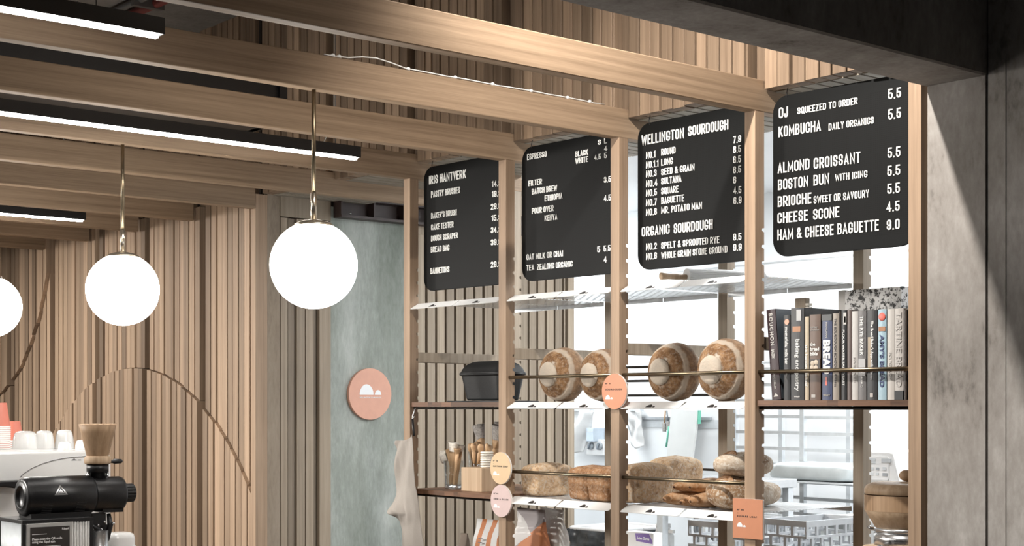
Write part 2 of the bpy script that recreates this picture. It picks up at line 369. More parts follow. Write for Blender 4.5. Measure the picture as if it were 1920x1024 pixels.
# ------------------------------------------------------------------ mesh builder
class MB:
    def __init__(s, M=None):
        s.v = []; s.f = []; s.mi = []; s.t = []; s.sm = []
        s.M = M or Matrix.Identity(4); s.mat = 0; s.tint = 0.5; s.smooth = False
    def add(s, vs, fs, smooth=None):
        o = len(s.v)
        for p in vs: s.v.append(s.M @ Vector(p))
        sm = s.smooth if smooth is None else smooth
        for f in fs:
            s.f.append([i+o for i in f]); s.mi.append(s.mat); s.t.append(s.tint); s.sm.append(sm)
        return s
    def box(s, x0, x1, y0, y1, z0, z1):
        return s.add([(x0,y0,z0),(x1,y0,z0),(x1,y1,z0),(x0,y1,z0),(x0,y0,z1),(x1,y0,z1),(x1,y1,z1),(x0,y1,z1)],
            [(0,3,2,1),(4,5,6,7),(0,1,5,4),(1,2,6,5),(2,3,7,6),(3,0,4,7)])
    def prism(s, poly, axis, a, b, smooth=False):
        """closed outline (u,v) extruded along axis; axis 0: (y,z), 1: (x,z), 2: (x,y)"""
        n = len(poly)
        def P(u, v, w): return {0: (w, u, v), 1: (u, w, v), 2: (u, v, w)}[axis]
        vs = [P(u, v, a) for u, v in poly]+[P(u, v, b) for u, v in poly]
        fs = [tuple(range(n))[::-1], tuple(range(n, 2*n))]
        s.add(vs, fs, False)
        o = len(s.v)-2*n
        for i in range(n):
            j = (i+1) % n
            s.f.append([o+i, o+j, o+n+j, o+n+i]); s.mi.append(s.mat); s.t.append(s.tint); s.sm.append(smooth)
        return s
    def lathe(s, prof, n=40, axis=2, smooth=True, cap=True, wob=None):
        """profile of (r, h) turned about an axis"""
        def P(r, a, h):
            c, q = r*math.cos(a), r*math.sin(a)
            return {0: (h, c, q), 1: (c, h, q), 2: (c, q, h)}[axis]
        vs = []; fs = []
        for k, (r, h) in enumerate(prof):
            for i in range(n):
                a = 2*PI*i/n
                rr = r*(1+(wob(a, h) if wob else 0))
                vs.append(P(rr, a, h))
        for k in range(len(prof)-1):
            for i in range(n):
                j = (i+1) % n
                fs.append((k*n+i, k*n+j, (k+1)*n+j, (k+1)*n+i))
        if cap:
            if prof[0][0] > 1e-6: fs.append(tuple(range(n))[::-1])
            if prof[-1][0] > 1e-6: fs.append(tuple(range((len(prof)-1)*n, len(prof)*n)))
        return s.add(vs, fs, smooth)
    def tube(s, pts, r, n=10, smooth=True):
        pts = [Vector(p) for p in pts]; vs = []; fs = []
        rs = r if isinstance(r, (list, tuple)) else [r]*len(pts)
        up = None
        for k, p in enumerate(pts):
            d = (pts[min(k+1, len(pts)-1)]-pts[max(k-1, 0)]).normalized()
            if up is None:
                up = d.orthogonal().normalized()
            up = (up-d*up.dot(d)).normalized(); w = d.cross(up)
            for i in range(n):
                a = 2*PI*i/n
                vs.append(p+rs[k]*(math.cos(a)*up+math.sin(a)*w))
        for k in range(len(pts)-1):
            for i in range(n):
                j = (i+1) % n
                fs.append((k*n+i, k*n+j, (k+1)*n+j, (k+1)*n+i))
        fs.append(tuple(range(n))[::-1]); fs.append(tuple(range((len(pts)-1)*n, len(pts)*n)))
        return s.add(vs, fs, smooth)
    def grid(s, fn, nu, nv, smooth=True, closed_u=False):
        vs = [fn(i/(nu if closed_u else nu-1), j/(nv-1)) for j in range(nv) for i in range(nu)]
        fs = []
        for j in range(nv-1):
            for i in range(nu if closed_u else nu-1):
                k = (i+1) % nu
                fs.append((j*nu+i, j*nu+k, (j+1)*nu+k, (j+1)*nu+i))
        return s.add(vs, fs, smooth)
    def ball(s, c, rx, ry, rz, n=24, m=14, p=2.0, nz=0.0, ns=20.0, seed=0.0, fn=None):
        """rounded lump: superellipsoid of power p with noise nz"""
        def sg(x, e): return math.copysign(abs(x)**e, x)
        e = 2.0/p
        def F(u, v):
            a = 2*PI*u; b = PI*(v-0.5)
            q = Vector((rx*sg(math.cos(b), e)*sg(math.cos(a), e), ry*sg(math.cos(b), e)*sg(math.sin(a), e), rz*sg(math.sin(b), e)))
            if nz: q *= 1+nz*noise.noise(q*ns+Vector((seed, seed*2, seed*3)))
            if fn: q = fn(q)
            return (c[0]+q.x, c[1]+q.y, c[2]+q.z)
        return s.grid(F, n, m, True, True)
    def build(s, name, mats, parent=None, loc=None, rot=None, bevel=0, segs=2, sub=0):
        me = bpy.data.meshes.new(name)
        me.from_pydata(s.v, [], s.f)
        if not isinstance(mats, (list, tuple)): mats = [mats]
        for m in mats: me.materials.append(m)
        me.polygons.foreach_set('material_index', s.mi)
        me.polygons.foreach_set('use_smooth', s.sm)
        at = me.attributes.new('tint', 'FLOAT', 'FACE')
        at.data.foreach_set('value', s.t)
        bm = bmesh.new(); bm.from_mesh(me); bmesh.ops.recalc_face_normals(bm, faces=bm.faces); bm.to_mesh(me); bm.free()
        me.update()
        o = bpy.data.objects.new(name, me); COL.objects.link(o)
        if parent: o.parent = parent
        if loc is not None: o.location = loc
        if rot is not None: o.rotation_euler = rot
        if bevel:
            b = o.modifiers.new('edge', 'BEVEL'); b.width = bevel; b.segments = segs; b.limit_method = 'ANGLE'; b.angle_limit = math.radians(40)
        if sub:
            q = o.modifiers.new('smooth', 'SUBSURF'); q.levels = sub; q.render_levels = sub
        return o

def tag(o, label, cat, group=None, kind=None):
    if label: o['label'] = label
    if cat: o['category'] = cat
    if group: o['group'] = group
    if kind: o['kind'] = kind
    return o
def thing(name, label, cat, loc=(0, 0, 0), rotz=0, group=None):
    o = bpy.data.objects.new(name, None); COL.objects.link(o)
    o.location = loc; o.rotation_euler = (0, 0, rotz); o.empty_display_size = 0.05
    return tag(o, label, cat, group)
def structure(o): o['kind'] = 'structure'; return o
def copy_tree(o, parent=None):
    c = o.copy(); COL.objects.link(c)
    if parent: c.parent = parent
    for ch in list(o.children): copy_tree(ch, c)
    return c
def rrect(x0, x1, z0, z1, r, n=6):
    out = []
    for cx, cz, a0 in ((x1-r, z1-r, 0), (x0+r, z1-r, PI/2), (x0+r, z0+r, PI), (x1-r, z0+r, 1.5*PI)):
        for k in range(n+1):
            a = a0+PI/2*k/n; out.append((cx+r*math.cos(a), cz+r*math.sin(a)))
    return out

# ------------------------------------------------------------------ lettering as real raised shapes
_tc = {}
def text_mesh(body, bold=0.0, space=1.0, lspace=1.0):
    key = (body, bold, space, lspace)
    if key in _tc: return _tc[key]
    c = bpy.data.curves.new('lettering', 'FONT')
    c.body = body; c.size = 1; c.offset = bold; c.extrude = 0.02; c.resolution_u = 3
    c.space_character = space; c.space_line = lspace
    o = bpy.data.objects.new('lettering', c); COL.objects.link(o)
    dg = bpy.context.evaluated_depsgraph_get(); dg.update()
    me = bpy.data.meshes.new_from_object(o.evaluated_get(dg))
    vs = [tuple(v.co) for v in me.vertices]; fs = [tuple(p.vertices) for p in me.polygons]
    bpy.data.objects.remove(o); bpy.data.curves.remove(c); bpy.data.meshes.remove(me)
    x0 = min(v[0] for v in vs); x1 = max(v[0] for v in vs); y0 = min(v[1] for v in vs); y1 = max(v[1] for v in vs)
    z0 = min(v[2] for v in vs); z1 = max(v[2] for v in vs)
    nv = [((v[0]-x0)/(x1-x0), (v[1]-y0)/(y1-y0), (v[2]-z0)/(z1-z0)) for v in vs]
    _tc[key] = (nv, fs, (x1-x0)/(y1-y0))
    return _tc[key]
def lettering(body, mat, parent, org, right, up, w=None, h=None, thick=0.0008, bold=0.02, cond=1.0, name='lettering', space=1.0, lspace=1.0, lift=0.0):
    """text whose box spans w x h from org (lower start corner) along right / up"""
    vs, fs, asp = text_mesh(body, bold, space, lspace)
    right = Vector(right).normalized(); up = Vector(up).normalized(); nrm = right.cross(up)
    if w is None: w = h*asp*cond
    if h is None: h = w/(asp*cond)
    org = Vector(org)
    mb = MB(); mb.add([org+right*(v[0]*w)+up*(v[1]*h)+nrm*(v[2]*thick+lift) for v in vs], fs)
    return mb.build(name, mat, parent)
def mound_poly(x0, z0, w):
    """two domes side by side, the bakery's mark, width w"""
    r1 = 0.32*w; r2 = 0.150*w
    a = [(x0+r1+r1*math.cos(PI-PI*k/18), z0+1.25*r1*math.sin(PI*k/18)) for k in range(19)]
    c = x0+w-r2
    b = [(c+r2*math.cos(PI-PI*k/14), z0+1.25*r2*math.sin(PI*k/14)) for k in range(15)]
    return a, b

# ------------------------------------------------------------------ condensed push-in letters, drawn stroke by stroke
def _arc(cx, cy, rx, ry, a0, a1, n=7):
    return [(cx+rx*math.cos(math.radians(a0+(a1-a0)*k/n)), cy+ry*math.sin(math.radians(a0+(a1-a0)*k/n))) for k in range(n+1)]
_TOP = _arc(.5, .82, .5, .18, 180, 0); _BOT = _arc(.5, .18, .5, .18, 0, -180)
_P = [(0, 0), (0, 1), (.5, 1)]+_arc(.5, .82, .5, .18, 90, 0)+_arc(.5, .64, .5, .18, 0, -90)+[(0, .46)]
_S = [(1, .70)]+_arc(.5, .82, .5, .18, 0, 180)+_arc(.5, .70, .5, .19, 180, 262, 4)+_arc(.5, .30, .5, .19, 82, 0, 4)+_arc(.5, .18, .5, .18, 0, -180)+[(0, .30)]
_O = [_TOP+_BOT]
# glyph: (width, [open strokes], [closed strokes])
GL = {
 'A': (.46, [[(0, 0), (.5, 1), (1, 0)], [(.2, .27), (.8, .27)]], []),
 'B': (.44, [[(.55, .53)]+_arc(.5, .355, .5, .175, 80, 0)+_arc(.5, .18, .5, .18, 0, -90)+[(0, 0)]], [[(0, 0), (0, 1), (.5, 1)]+_arc(.45, .83, .5, .17, 90, 0)+_arc(.45, .70, .5, .17, 0, -90)+[(0, .53)]]),
 'C': (.44, [[(1, .66)]+_arc(.5, .82, .5, .18, 0, 180)+_arc(.5, .18, .5, .18, 180, 360)+[(1, .34)]], []),
 'D': (.44, [], [[(0, 0), (0, 1), (.45, 1)]+_arc(.5, .80, .5, .20, 90, 0)+_arc(.5, .20, .5, .20, 0, -90)]),
 'E': (.38, [[(1, 1), (0, 1), (0, 0), (1, 0)], [(0, .52), (.85, .52)]], []),
 'F': (.37, [[(1, 1), (0, 1), (0, 0)], [(0, .50), (.85, .50)]], []),
 'G': (.44, [[(1, .68)]+_arc(.5, .82, .5, .18, 0, 180)+_arc(.5, .18, .5, .18, 180, 360)+[(1, .40), (.58, .40)]], []),
 'H': (.45, [[(0, 0), (0, 1)], [(1, 0), (1, 1)], [(0, .52), (1, .52)]], []),
 'I': (.15, [[(.5, 0), (.5, 1)]], []),
 'J': (.36, [[(1, 1)]+_arc(.45, .20, .55, .20, 0, -180)+[(-.1, .30)]], []),
 'K': (.46, [[(0, 0), (0, 1)], [(1, 1), (.06, .40)], [(.34, .58), (1, 0)]], []),
 'L': (.37, [[(0, 1), (0, 0), (1, 0)]], []),
 'M': (.58, [[(0, 0), (0, 1), (.5, .22), (1, 1), (1, 0)]], []),
 'N': (.47, [[(0, 0), (0, 1), (1, 0), (1, 1)]], []),
 'O': (.44, [], _O),
 'P': (.43, [_P], []),
 'Q': (.45, [[(.55, .28), (1.12, -.06)]], _O),
 'R': (.45, [_P, [(.45, .46), (1, 0)]], []),
 'S': (.42, [_S], []),
 'T': (.42, [[(0, 1), (1, 1)], [(.5, 1), (.5, 0)]], []),
 'U': (.44, [[(0, 1)]+_arc(.5, .19, .5, .19, 180, 360)+[(1, 1)]], []),
 'V': (.45, [[(0, 1), (.5, 0), (1, 1)]], []),
 'W': (.64, [[(0, 1), (.24, 0), (.5, .80), (.76, 0), (1, 1)]], []),
 'X': (.45, [[(0, 0), (1, 1)], [(0, 1), (1, 0)]], []),
 'Y': (.44, [[(0, 1), (.5, .42), (1, 1)], [(.5, .42), (.5, 0)]], []),
 'Z': (.42, [[(0, 1), (1, 1), (0, 0), (1, 0)]], []),
 '0': (.42, [], _O),
 '1': (.26, [[(.0, .82), (.9, 1), (.9, 0)]], []),
 '2': (.42, [[(0, .74)]+_arc(.5, .80, .5, .20, 180, 0)+[(1, .66), (0, 0), (1, 0)]], []),
 '3': (.42, [[(0, .76)]+_arc(.5, .80, .5, .20, 180, 0)+_arc(.5, .72, .5, .20, 0, -90)+_arc(.5, .30, .5, .22, 90, 0)+_arc(.5, .20, .5, .20, 0, -180)+[(0, .26)]], []),
 '4': (.44, [[(.74, 0), (.74, 1), (0, .26), (1.08, .26)]], []),
 '5': (.42, [[(.95, 1), (.08, 1), (.02, .52)]+_arc(.5, .40, .5, .20, 130, 0)+_arc(.5, .20, .5, .20, 0, -180)+[(0, .26)]], []),
 '6': (.42, [[(1, .74)]+_arc(.5, .82, .5, .18, 0, 180)+[(0, .4)]], [_arc(.5, .38, .5, .20, 180, 0)+_arc(.5, .19, .5, .19, 0, -180)]),
 '7': (.40, [[(0, 1), (1, 1), (.32, 0)]], []),
 '8': (.42, [], [_arc(.5, .82, .46, .18, 180, 0)+_arc(.5, .70, .46, .17, 0, -180), _arc(.5, .35, .5, .18, 180, 0)+_arc(.5, .18, .5, .18, 0, -180)]),
 '9': (.42, [[(0, .26)]+_arc(.5, .18, .5, .18, -180, 0)+[(1, .6)]], [_arc(.5, .81, .5, .19, 180, 0)+_arc(.5, .62, .5, .20, 0, -180)]),
 '.': (.15, [[(.5, -.02), (.5, .0)]], []),
 "'": (.15, [[(.5, .80), (.5, 1.05)]], []),
 '-': (.28, [[(0, .45), (1, .45)]], []),
 '&': (.50, [[(1.05, 0), (.18, .70), (.16, .86), (.32, 1), (.58, 1), (.70, .86), (.66, .72), (.10, .36), (.0, .2), (.14, .02), (.46, 0), (.82, .2), (1.0, .46)]], []),
}
def ribbon(pts, hw, closed):
    """outline quads of a stroke with mitred corners; hw is half the stroke"""
    P = [Vector((x, y)) for x, y in pts]
    Q = [P[0]]
    for p in P[1:]:
        if (p-Q[-1]).length > 1e-4: Q.append(p)
    if closed and (Q[0]-Q[-1]).length < 1e-4: Q.pop()
    n = len(Q); out = []
    for i in range(n):
        a = Q[(i-1) % n] if (closed or i > 0) else None
        b = Q[(i+1) % n] if (closed or i < n-1) else None
        d0 = (Q[i]-a).normalized() if a is not None else None
        d1 = (b-Q[i]).normalized() if b is not None else None
        if d0 is None: nn = Vector((-d1.y, d1.x)); k = 1
        elif d1 is None: nn = Vector((-d0.y, d0.x)); k = 1
        else:
            n0 = Vector((-d0.y, d0.x)); n1 = Vector((-d1.y, d1.x)); nn = n0+n1
            if nn.length < 1e-3: nn = n0
            nn.normalize(); k = min(1/max(0.35, nn.dot(n0)), 1.9)
        out.append((Q[i]+nn*hw*k, Q[i]-nn*hw*k))
    return out
def push_text(body, t=0.128, gap=0.105, word=0.27):
    """meshes of one line of condensed letters, scaled to a unit box by its width and cap height"""
    key = ('push', body, t, gap)
    if key in _tc: return _tc[key]
    vs = []; fs = []; x = 0.0; z = 0
    for ch in body:
        if ch == ' ': x += word; continue
        w, opn, cls = GL[ch]
        for closed, group in ((False, opn), (True, cls)):
            for st in group:
                pts = [(x+t/2+u*(w-t), t/2+v*(1-t)) for u, v in st]
                # butt ends reach the cap height
                if not closed:
                    e0 = Vector(pts[0])-Vector(pts[1]); e1 = Vector(pts[-1])-Vector(pts[-2])
                    pts[0] = tuple(Vector(pts[0])+e0.normalized()*t*0.5); pts[-1] = tuple(Vector(pts[-1])+e1.normalized()*t*0.5)
                rb = ribbon(pts, t/2, closed); n = len(rb); o = len(vs); zt_ = 1.0-0.03*(z % 5); z += 1
                for L, R_ in rb: vs += [(L.x, L.y, 0), (R_.x, R_.y, 0), (L.x, L.y, zt_), (R_.x, R_.y, zt_)]
                for i in range(n if closed else n-1):
                    a = o+4*i; b = o+4*((i+1) % n)
                    fs += [(a+2, b+2, b+3, a+3), (a, b, b+2, a+2), (a+3, b+3, b+1, a+1)]
                if not closed: fs += [(o, o+1, o+3, o+2), (o+4*n-4, o+4*n-2, o+4*n-1, o+4*n-3)]
        x += w+gap
    x -= gap
    nv = [(v[0]/x, v[1], v[2]) for v in vs]
    _tc[key] = (nv, fs, x)
    return _tc[key]
def push_letters(body, mat, parent, org, w, h, thick=0.004):
    nat = push_text(body)[2]
    # keep the strokes even when a line is squeezed or stretched
    vs, fs, _ = push_text(body, t=0.128, gap=0.105)
    mb = MB(); mb.add([(org[0]+v[0]*w, org[1]-v[2]*thick, org[2]+v[1]*h) for v in vs], fs)
    return mb.build('lettering', mat, parent)
def aim(d):
    """rotation that turns local Z along d and keeps local X on the world X side"""
    z = Vector(d).normalized(); x = (Vector((1, 0, 0))-z*z.x).normalized(); y = z.cross(x)
    return Matrix((x, y, z)).transposed().to_euler()
# ================================================================== THE SETTING
ZB, ZT = E+0.91, E+1.010          # underside and top of the timber beams
ZC = E+1.85                       # concrete ceiling
ZS = E+0.978                      # slatted soffit over the shelves
PW = 0.042                        # post width
BAY = 0.6
XS = -1.16                        # side wall of the passage

mb = MB(); mb.box(-7.5, 7, -6, 5, -0.1, 0)
structure(mb.build('floor', CONCFLOOR))
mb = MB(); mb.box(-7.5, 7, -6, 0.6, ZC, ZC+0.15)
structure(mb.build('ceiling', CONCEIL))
mb = MB(); mb.box(-5.2, 3.2, 0.6, 3.2, E+1.2, E+1.3)
structure(mb.build('ceiling', WHITEW))

def slat_run(mb, x0, x1, z0, z1, yf, depth, pitch, fill, rr, jitter, zfun=None):
    x = x0
    while x < x1-0.015:
        p = min(pitch*rr.uniform(0.92, 1.08), x1-x)
        w = p*fill
        mb.tint = min(1, max(0, rr.gauss(0.5, 0.2)))
        y = yf+rr.uniform(0, jitter)
        if zfun is None: mb.box(x, x+w, y, yf+depth, z0, z1)
        else: zfun(mb, x, x+w, y, yf+depth, z0, z1)
        x += p

# slatted timber wall behind the coffee machine, with a relief of two curves
def arch_cut(x):
    """heights at which the face of the slats steps, for slat centre x"""
    a = 1.57**2-(x+2.45)**2
    za = E+0.195-1.57+math.sqrt(a) if a > 0 else -1
    b = 1.144**2-(x+4.609)**2
    zb = E+1.159-math.sqrt(b) if b > 0 else 99
    zt = E+1.159+math.sqrt(b) if b > 0 else 99
    return za, zb, zt
def wall_slat(mb, x0, x1, y0, y1, z0, z1):
    xm = (x0+x1)/2; za, zb, zt = arch_cut(xm)
    def lim(x): return arch_cut(x)
    t = mb.tint
    def retint(): mb.tint = min(1, max(0, t+R.uniform(-0.25, 0.25)))
    f0, f1 = z0, z0
    if za > z0+0.05:                      # low hill: thicker below its line
        f0, f1 = max(lim(x0)[0], z0+0.03), max(lim(x1)[0], z0+0.03)
        mb.prism([(x0, z0), (x1, z0), (x1, f1), (x0, f0)], 1, y0-0.004, y1); retint(); f0 += 0.004; f1 += 0.004
    g0, g1 = z1, z1
    if zb < E+1.1:                        # big disc: thicker above its lower edge
        g0, g1 = min(lim(x0)[1], z1), min(lim(x1)[1], z1)
        if g0 < z1-0.01 and g1 < z1-0.01:
            mb.prism([(x0, g0), (x1, g1), (x1, z1), (x0, z1)], 1, y0-0.010, y1); retint(); g0 -= 0.005; g1 -= 0.005
        else: g0 = g1 = z1
    if f0 == z0 and g0 == z1: mb.box(x0, x1, y0, y1, z0, z1)
    else: mb.prism([(x0, f0), (x1, f1), (x1, g1), (x0, g0)], 1, y0+0.012, y1)
rr = random.Random(3)
mb = MB()
mb.mat = 1; mb.box(-6.5, XS-0.05, 0.055, 0.10, 0, ZC); mb.mat = 0
for i in range(-11, -2):
    x0 = i*BAY
    slat_run(mb, x0+0.14, x0+BAY+0.085 if i < -3 else XS-0.045, 0, ZS, 0.0, 0.06, 0.0545, 0.86, rr, 0.010, wall_slat)
mb.tint = 0.55
mb.box(XS-0.042, XS, -0.002, 0.06, 0, ZS)
structure(mb.build('wall_left', [SLAT, DARKBACK]))

# slatted bulkhead over shelves and wall
rr = random.Random(11)
mb = MB(); mb.mat = 1
mb.box(-6.5, 2.46, 0.085, 0.12, ZS+0.012, ZC); mb.mat = 0
for i in range(-11, 5):
    x0 = i*BAY+PW+0.004
    x1 = (i+1)*BAY-0.012
    if i == 4: x1 = 2.455
    if x1 - x0 < 0.02: continue
    x = x0
    while x < x1-0.012:
        p = min(0.0546 if rr.random() < 0.85 else 0.046, x1-x)
        mb.tint = min(1, max(0, rr.gauss(0.5, 0.22)))
        y = 0.032+rr.choice((0, 0, 0, 0.002, 0.006))
        zb = ZS+rr.uniform(0, 0.004)
        w = max(p-rr.choice((0.006, 0.006, 0.008)), 0.008)
        b = 0.005                                       # chamfered front corners
        mb.prism([(x, 0.09), (x, y+b*0.4), (x+b*0.8, y), (x+w-b*0.3, y), (x+w, y+b*0.4), (x+w, 0.09)], 2, zb, ZC)
        x += p
    mb.tint = 0.2
    mb.box(i*BAY+0.002, i*BAY+PW-0.004, 0.055, 0.09, ZT, ZC)
structure(mb.build('trim_1', [BULK, DARKBACK]))
# slatted soffit, boards running back over the shelves
rr = random.Random(5)
mb = MB(); mb.mat = 1; mb.box(XS, 2.46, 0.088, 0.60, ZS+0.022, ZS+0.05); mb.mat = 0
for i in range(-2, 5):
    x = i*BAY+PW+0.004
    while x < (i+1)*BAY-0.012:
        p = min(0.0555, (i+1)*BAY-0.004-x)
        if x > XS and x+p < 2.462:
            mb.tint = rr.gauss(0.5, 0.2); mb.box(x, x+p-0.011, 0.088, 0.60, ZS, ZS+0.018)
        x += p
structure(mb.build('trim_2', [SOFF, DARKBACK]))

# passage side wall: plain jamb, slatted door panel with its head board, green plaster, more slats behind the shelves
JAMB = mottled('stained_jamb', ((0.17, 0.135, 0.10), (0.29, 0.235, 0.18), (0.36, 0.30, 0.235)), (2, 10, 80), 0.8, 0.1, streak=0.25)
mb = MB()
mb.mat = 1; mb.box(XS-0.06, XS-0.031, 0.062, 1.99, 0, E+1.25); mb.mat = 2
mb.box(XS-0.03, XS-0.001, 0.061, 0.128, 0, ZS+0.3)
mb.mat = 3; mb.box(XS-0.03, XS-0.002, 0.412, 0.86, 0, E+0.955)
mb.mat = 0
rr = random.Random(21)
mb.tint = 0.3; mb.box(XS-0.03, XS+0.002, 0.13, 0.41, E+0.885, ZS+0.3)
for y0, y1, t, dx in ((0.133, 0.17, 0.6, 0), (0.178, 0.212, 0.12, -0.008), (0.219, 0.262, 0.4, 0.004), (0.27, 0.312, 0.62, 0.0), (0.318, 0.336, 0.05, -0.015), (0.345, 0.408, 0.5, 0.004)):
    mb.tint = t; mb.box(XS-0.03, XS+dx, y0, y1, 0, E+0.88)
y = 0.868; k = 0
while y < 1.93:
    w = 0.062
    mb.tint = min(1, max(0, rr.gauss(0.5, 0.22)))
    mb.box(XS-0.03, XS+rr.uniform(-0.004, 0), y, min(y+w-0.015, 1.93), 0, E+0.86)
    y += w; k += 1
mb.tint = 0.8; mb.box(XS-0.05, XS+0.004, 1.945, 1.992, 0, E+1.2)
mb.tint = 0.62; mb.box(XS-0.03, XS+0.006, 0.865, 1.99, E+0.86, E+0.93); mb.box(XS-0.03, XS, 0.865, 1.99, E+0.945, E+1.2)
structure(mb.build('wall_side', [GREYSLAT, DARKBACK, JAMB, GREENC]))
# maroon steel channel across the top of the green panel
t = thing('steel_channel', 'dark maroon steel channel bolted along the top of the green plaster panel', 'channel', (XS+0.002, 0.425, E+0.90))
mb = MB(); mb.box(0, 0.07, 0, 1.2, 0, 0.012); mb.box(0, 0.01, 0, 1.2, 0.012, 0.085); mb.box(0, 0.07, 0, 1.2, 0.085, 0.095)
for yy in (0.0, 0.19, 0.37, 0.56, 0.75): mb.box(0.006, 0.066, yy, yy+0.008, 0.012, 0.085)
mb.build('web', STEELBOX, t)
mb = MB()
for yy in (0.05, 0.23): mb.lathe([(0, 0.0), (0.008, 0.002), (0.008, 0.008), (0, 0.01)], 10, 0)
mb = MB(Matrix.Translation((0.062, 0.055, 0.02))); mb.ball((0, 0, 0), 0.006, 0.006, 0.006, 10, 6); mb.build('bolt', STEEL, t)

# white kitchen
mb = MB()
mb.box(-5.2, 3.2, 3.0, 3.1, 0, E+1.2)
mb.mat = 1
for z in (E-0.62, E-0.02+0.26, E+0.80): mb.box(-5.2, 3.2, 2.997, 3.0, z, z+0.008)
for x in (-3.3, -1.95, -0.75, 0.45, 1.65): mb.box(x, x+0.006, 2.997, 3.0, 0, E+1.2)
structure(mb.build('wall_back', [WHITEW, SEAM]))
mb = MB(); mb.box(3.1, 3.2, 0.3, 3.0, 0, E+1.2); structure(mb.build('wall_kitchen_right', WHITEW))
mb = MB(); mb.box(-5.2, -5.1, 1.99, 3.0, 0, E+1.2); structure(mb.build('wall_kitchen_left', WHITEW))
mb = MB(); mb.box(-5.2, XS-0.06, 1.94, 1.99, 0, E+1.2); structure(mb.build('wall_kitchen_front', WHITEW))

# concrete wall and down-stand beam at the end of the shelves
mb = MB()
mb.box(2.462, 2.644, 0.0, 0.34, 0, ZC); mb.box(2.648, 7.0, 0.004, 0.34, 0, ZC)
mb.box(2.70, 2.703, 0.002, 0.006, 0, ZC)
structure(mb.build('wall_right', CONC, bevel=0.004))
mb = MB(); mb.prism([(2.455, ZC), (2.455, E+0.888), (2.462, E+0.8835), (2.640, E+0.8835), (2.647, E+0.888), (2.647, ZC)], 1, -6, 0.0)
structure(mb.build('concrete_beam', CONC))
# rest of the cafe shell behind and beside the camera
mb = MB(); mb.box(-7.5, -7.4, -6, 5, 0, ZC); structure(mb.build('wall_far', plain('grey_wall', (0.3, 0.29, 0.28), 0.8)))

# ------------------------------------------------------------------ timber ceiling beams, one over each post line
BEAM_LABEL = {
 3: 'timber ceiling beam resting on the post between the sourdough menu and the pastry menu',
 2: 'timber ceiling beam with white cord clipped along its top and a globe hanging below',
 1: 'timber ceiling beam resting on the post between the brush menu and the coffee menu',
 0: 'timber ceiling beam over the end post beside the green panel, a globe pendant hanging from it',
 -1: 'timber ceiling beam running through into the passage in front of the green panel',
 -2: 'timber ceiling beam ending at the corner where the slatted wall meets the passage',
 -3: 'timber ceiling beam ending on the slatted wall, second from the passage corner',
 -4: 'timber ceiling beam ending on the slatted wall, third from the passage corner',
 -5: 'timber ceiling beam ending on the slatted wall, fourth from the passage corner',
 -6: 'timber ceiling beam ending on the slatted wall, fifth from the passage corner, half dark'}
for i in range(3, -7, -1):
    y1 = 0.59 if i >= -1 else (0.0 if i < -2 else -0.003)
    mb = MB(); mb.tint = R.uniform(0.3, 0.7); mb.box(0, PW, -4.6, y1, 0, ZT-ZB)
    o = mb.build('timber_beam', CED_Y, loc=(i*BAY, 0, ZB), bevel=0.003)
    tag(o, BEAM_LABEL[i], 'beam', 'timber ceiling beams')

# white cord lying along the top of one beam, with clips
t = thing('lighting_cable', 'thin white cord lying in clips along the top edge of a ceiling beam', 'cord', (2*BAY+0.034, -1.15, ZT))
mb = MB(); rr = random.Random(2)
pts = [(0, -0.03, 0.004)]
for k in range(22):
    y = k*0.052
    hump = 0.016*math.sin(PI*min(1, max(0, (y-0.05)/0.2))) if y < 0.25 else 0
    pts.append((rr.uniform(-0.003, 0.003), y, 0.004+hump+(0.0015 if k % 4 else 0)))
mb.tube(pts, 0.0022, 8); mb.build('cord', WHITECORD, t)
for y in (0.0, 0.022, 0.27, 0.45, 0.60, 0.76, 0.92, 1.02):
    mb = MB(Matrix.Translation((0, y, 0))); mb.lathe([(0.003, 0), (0.007, 0.002), (0.006, 0.009), (0.002, 0.011)], 10); mb.build('cord_clip', WHITECORD, t)

# black ventilation duct lying over the beams
t = thing('ventilation_duct', 'black rectangular ventilation duct lying across the tops of the ceiling beams', 'duct', (0, -0.72, ZT))
mb = MB(); mb.box(-0.27, 0.27, -3.6, 0, 0.0, 0.20); mb.build('duct_body', BLACKM, t, bevel=0.004)
for y in (-0.03, -1.2, -2.4):
    mb = MB(); mb.box(-0.285, 0.285, y, y+0.03, -0.0, 0.208); mb.build('flange', BLACKM, t)
# ceiling conduits
t = thing('conduit_run', 'red and grey conduits clipped under the bare concrete ceiling', 'conduit', (0, -0.42, ZC))
mb = MB(); mb.tube([(-6, 0, -0.03), (1.5, 0, -0.03)], 0.022, 12); mb.build('red_conduit', REDPIPE, t)
mb = MB(); mb.tube([(-6, -0.075, -0.025), (1.5, -0.075, -0.025)], 0.016, 12); mb.build('grey_conduit', GREYPIPE, t)
for x in (-4.2, -2.6, -1.35, 0.2):
    mb = MB(); mb.box(x, x+0.03, -0.11, 0.04, -0.056, 0.0); mb.build('pipe_clip', GREYPIPE, t)

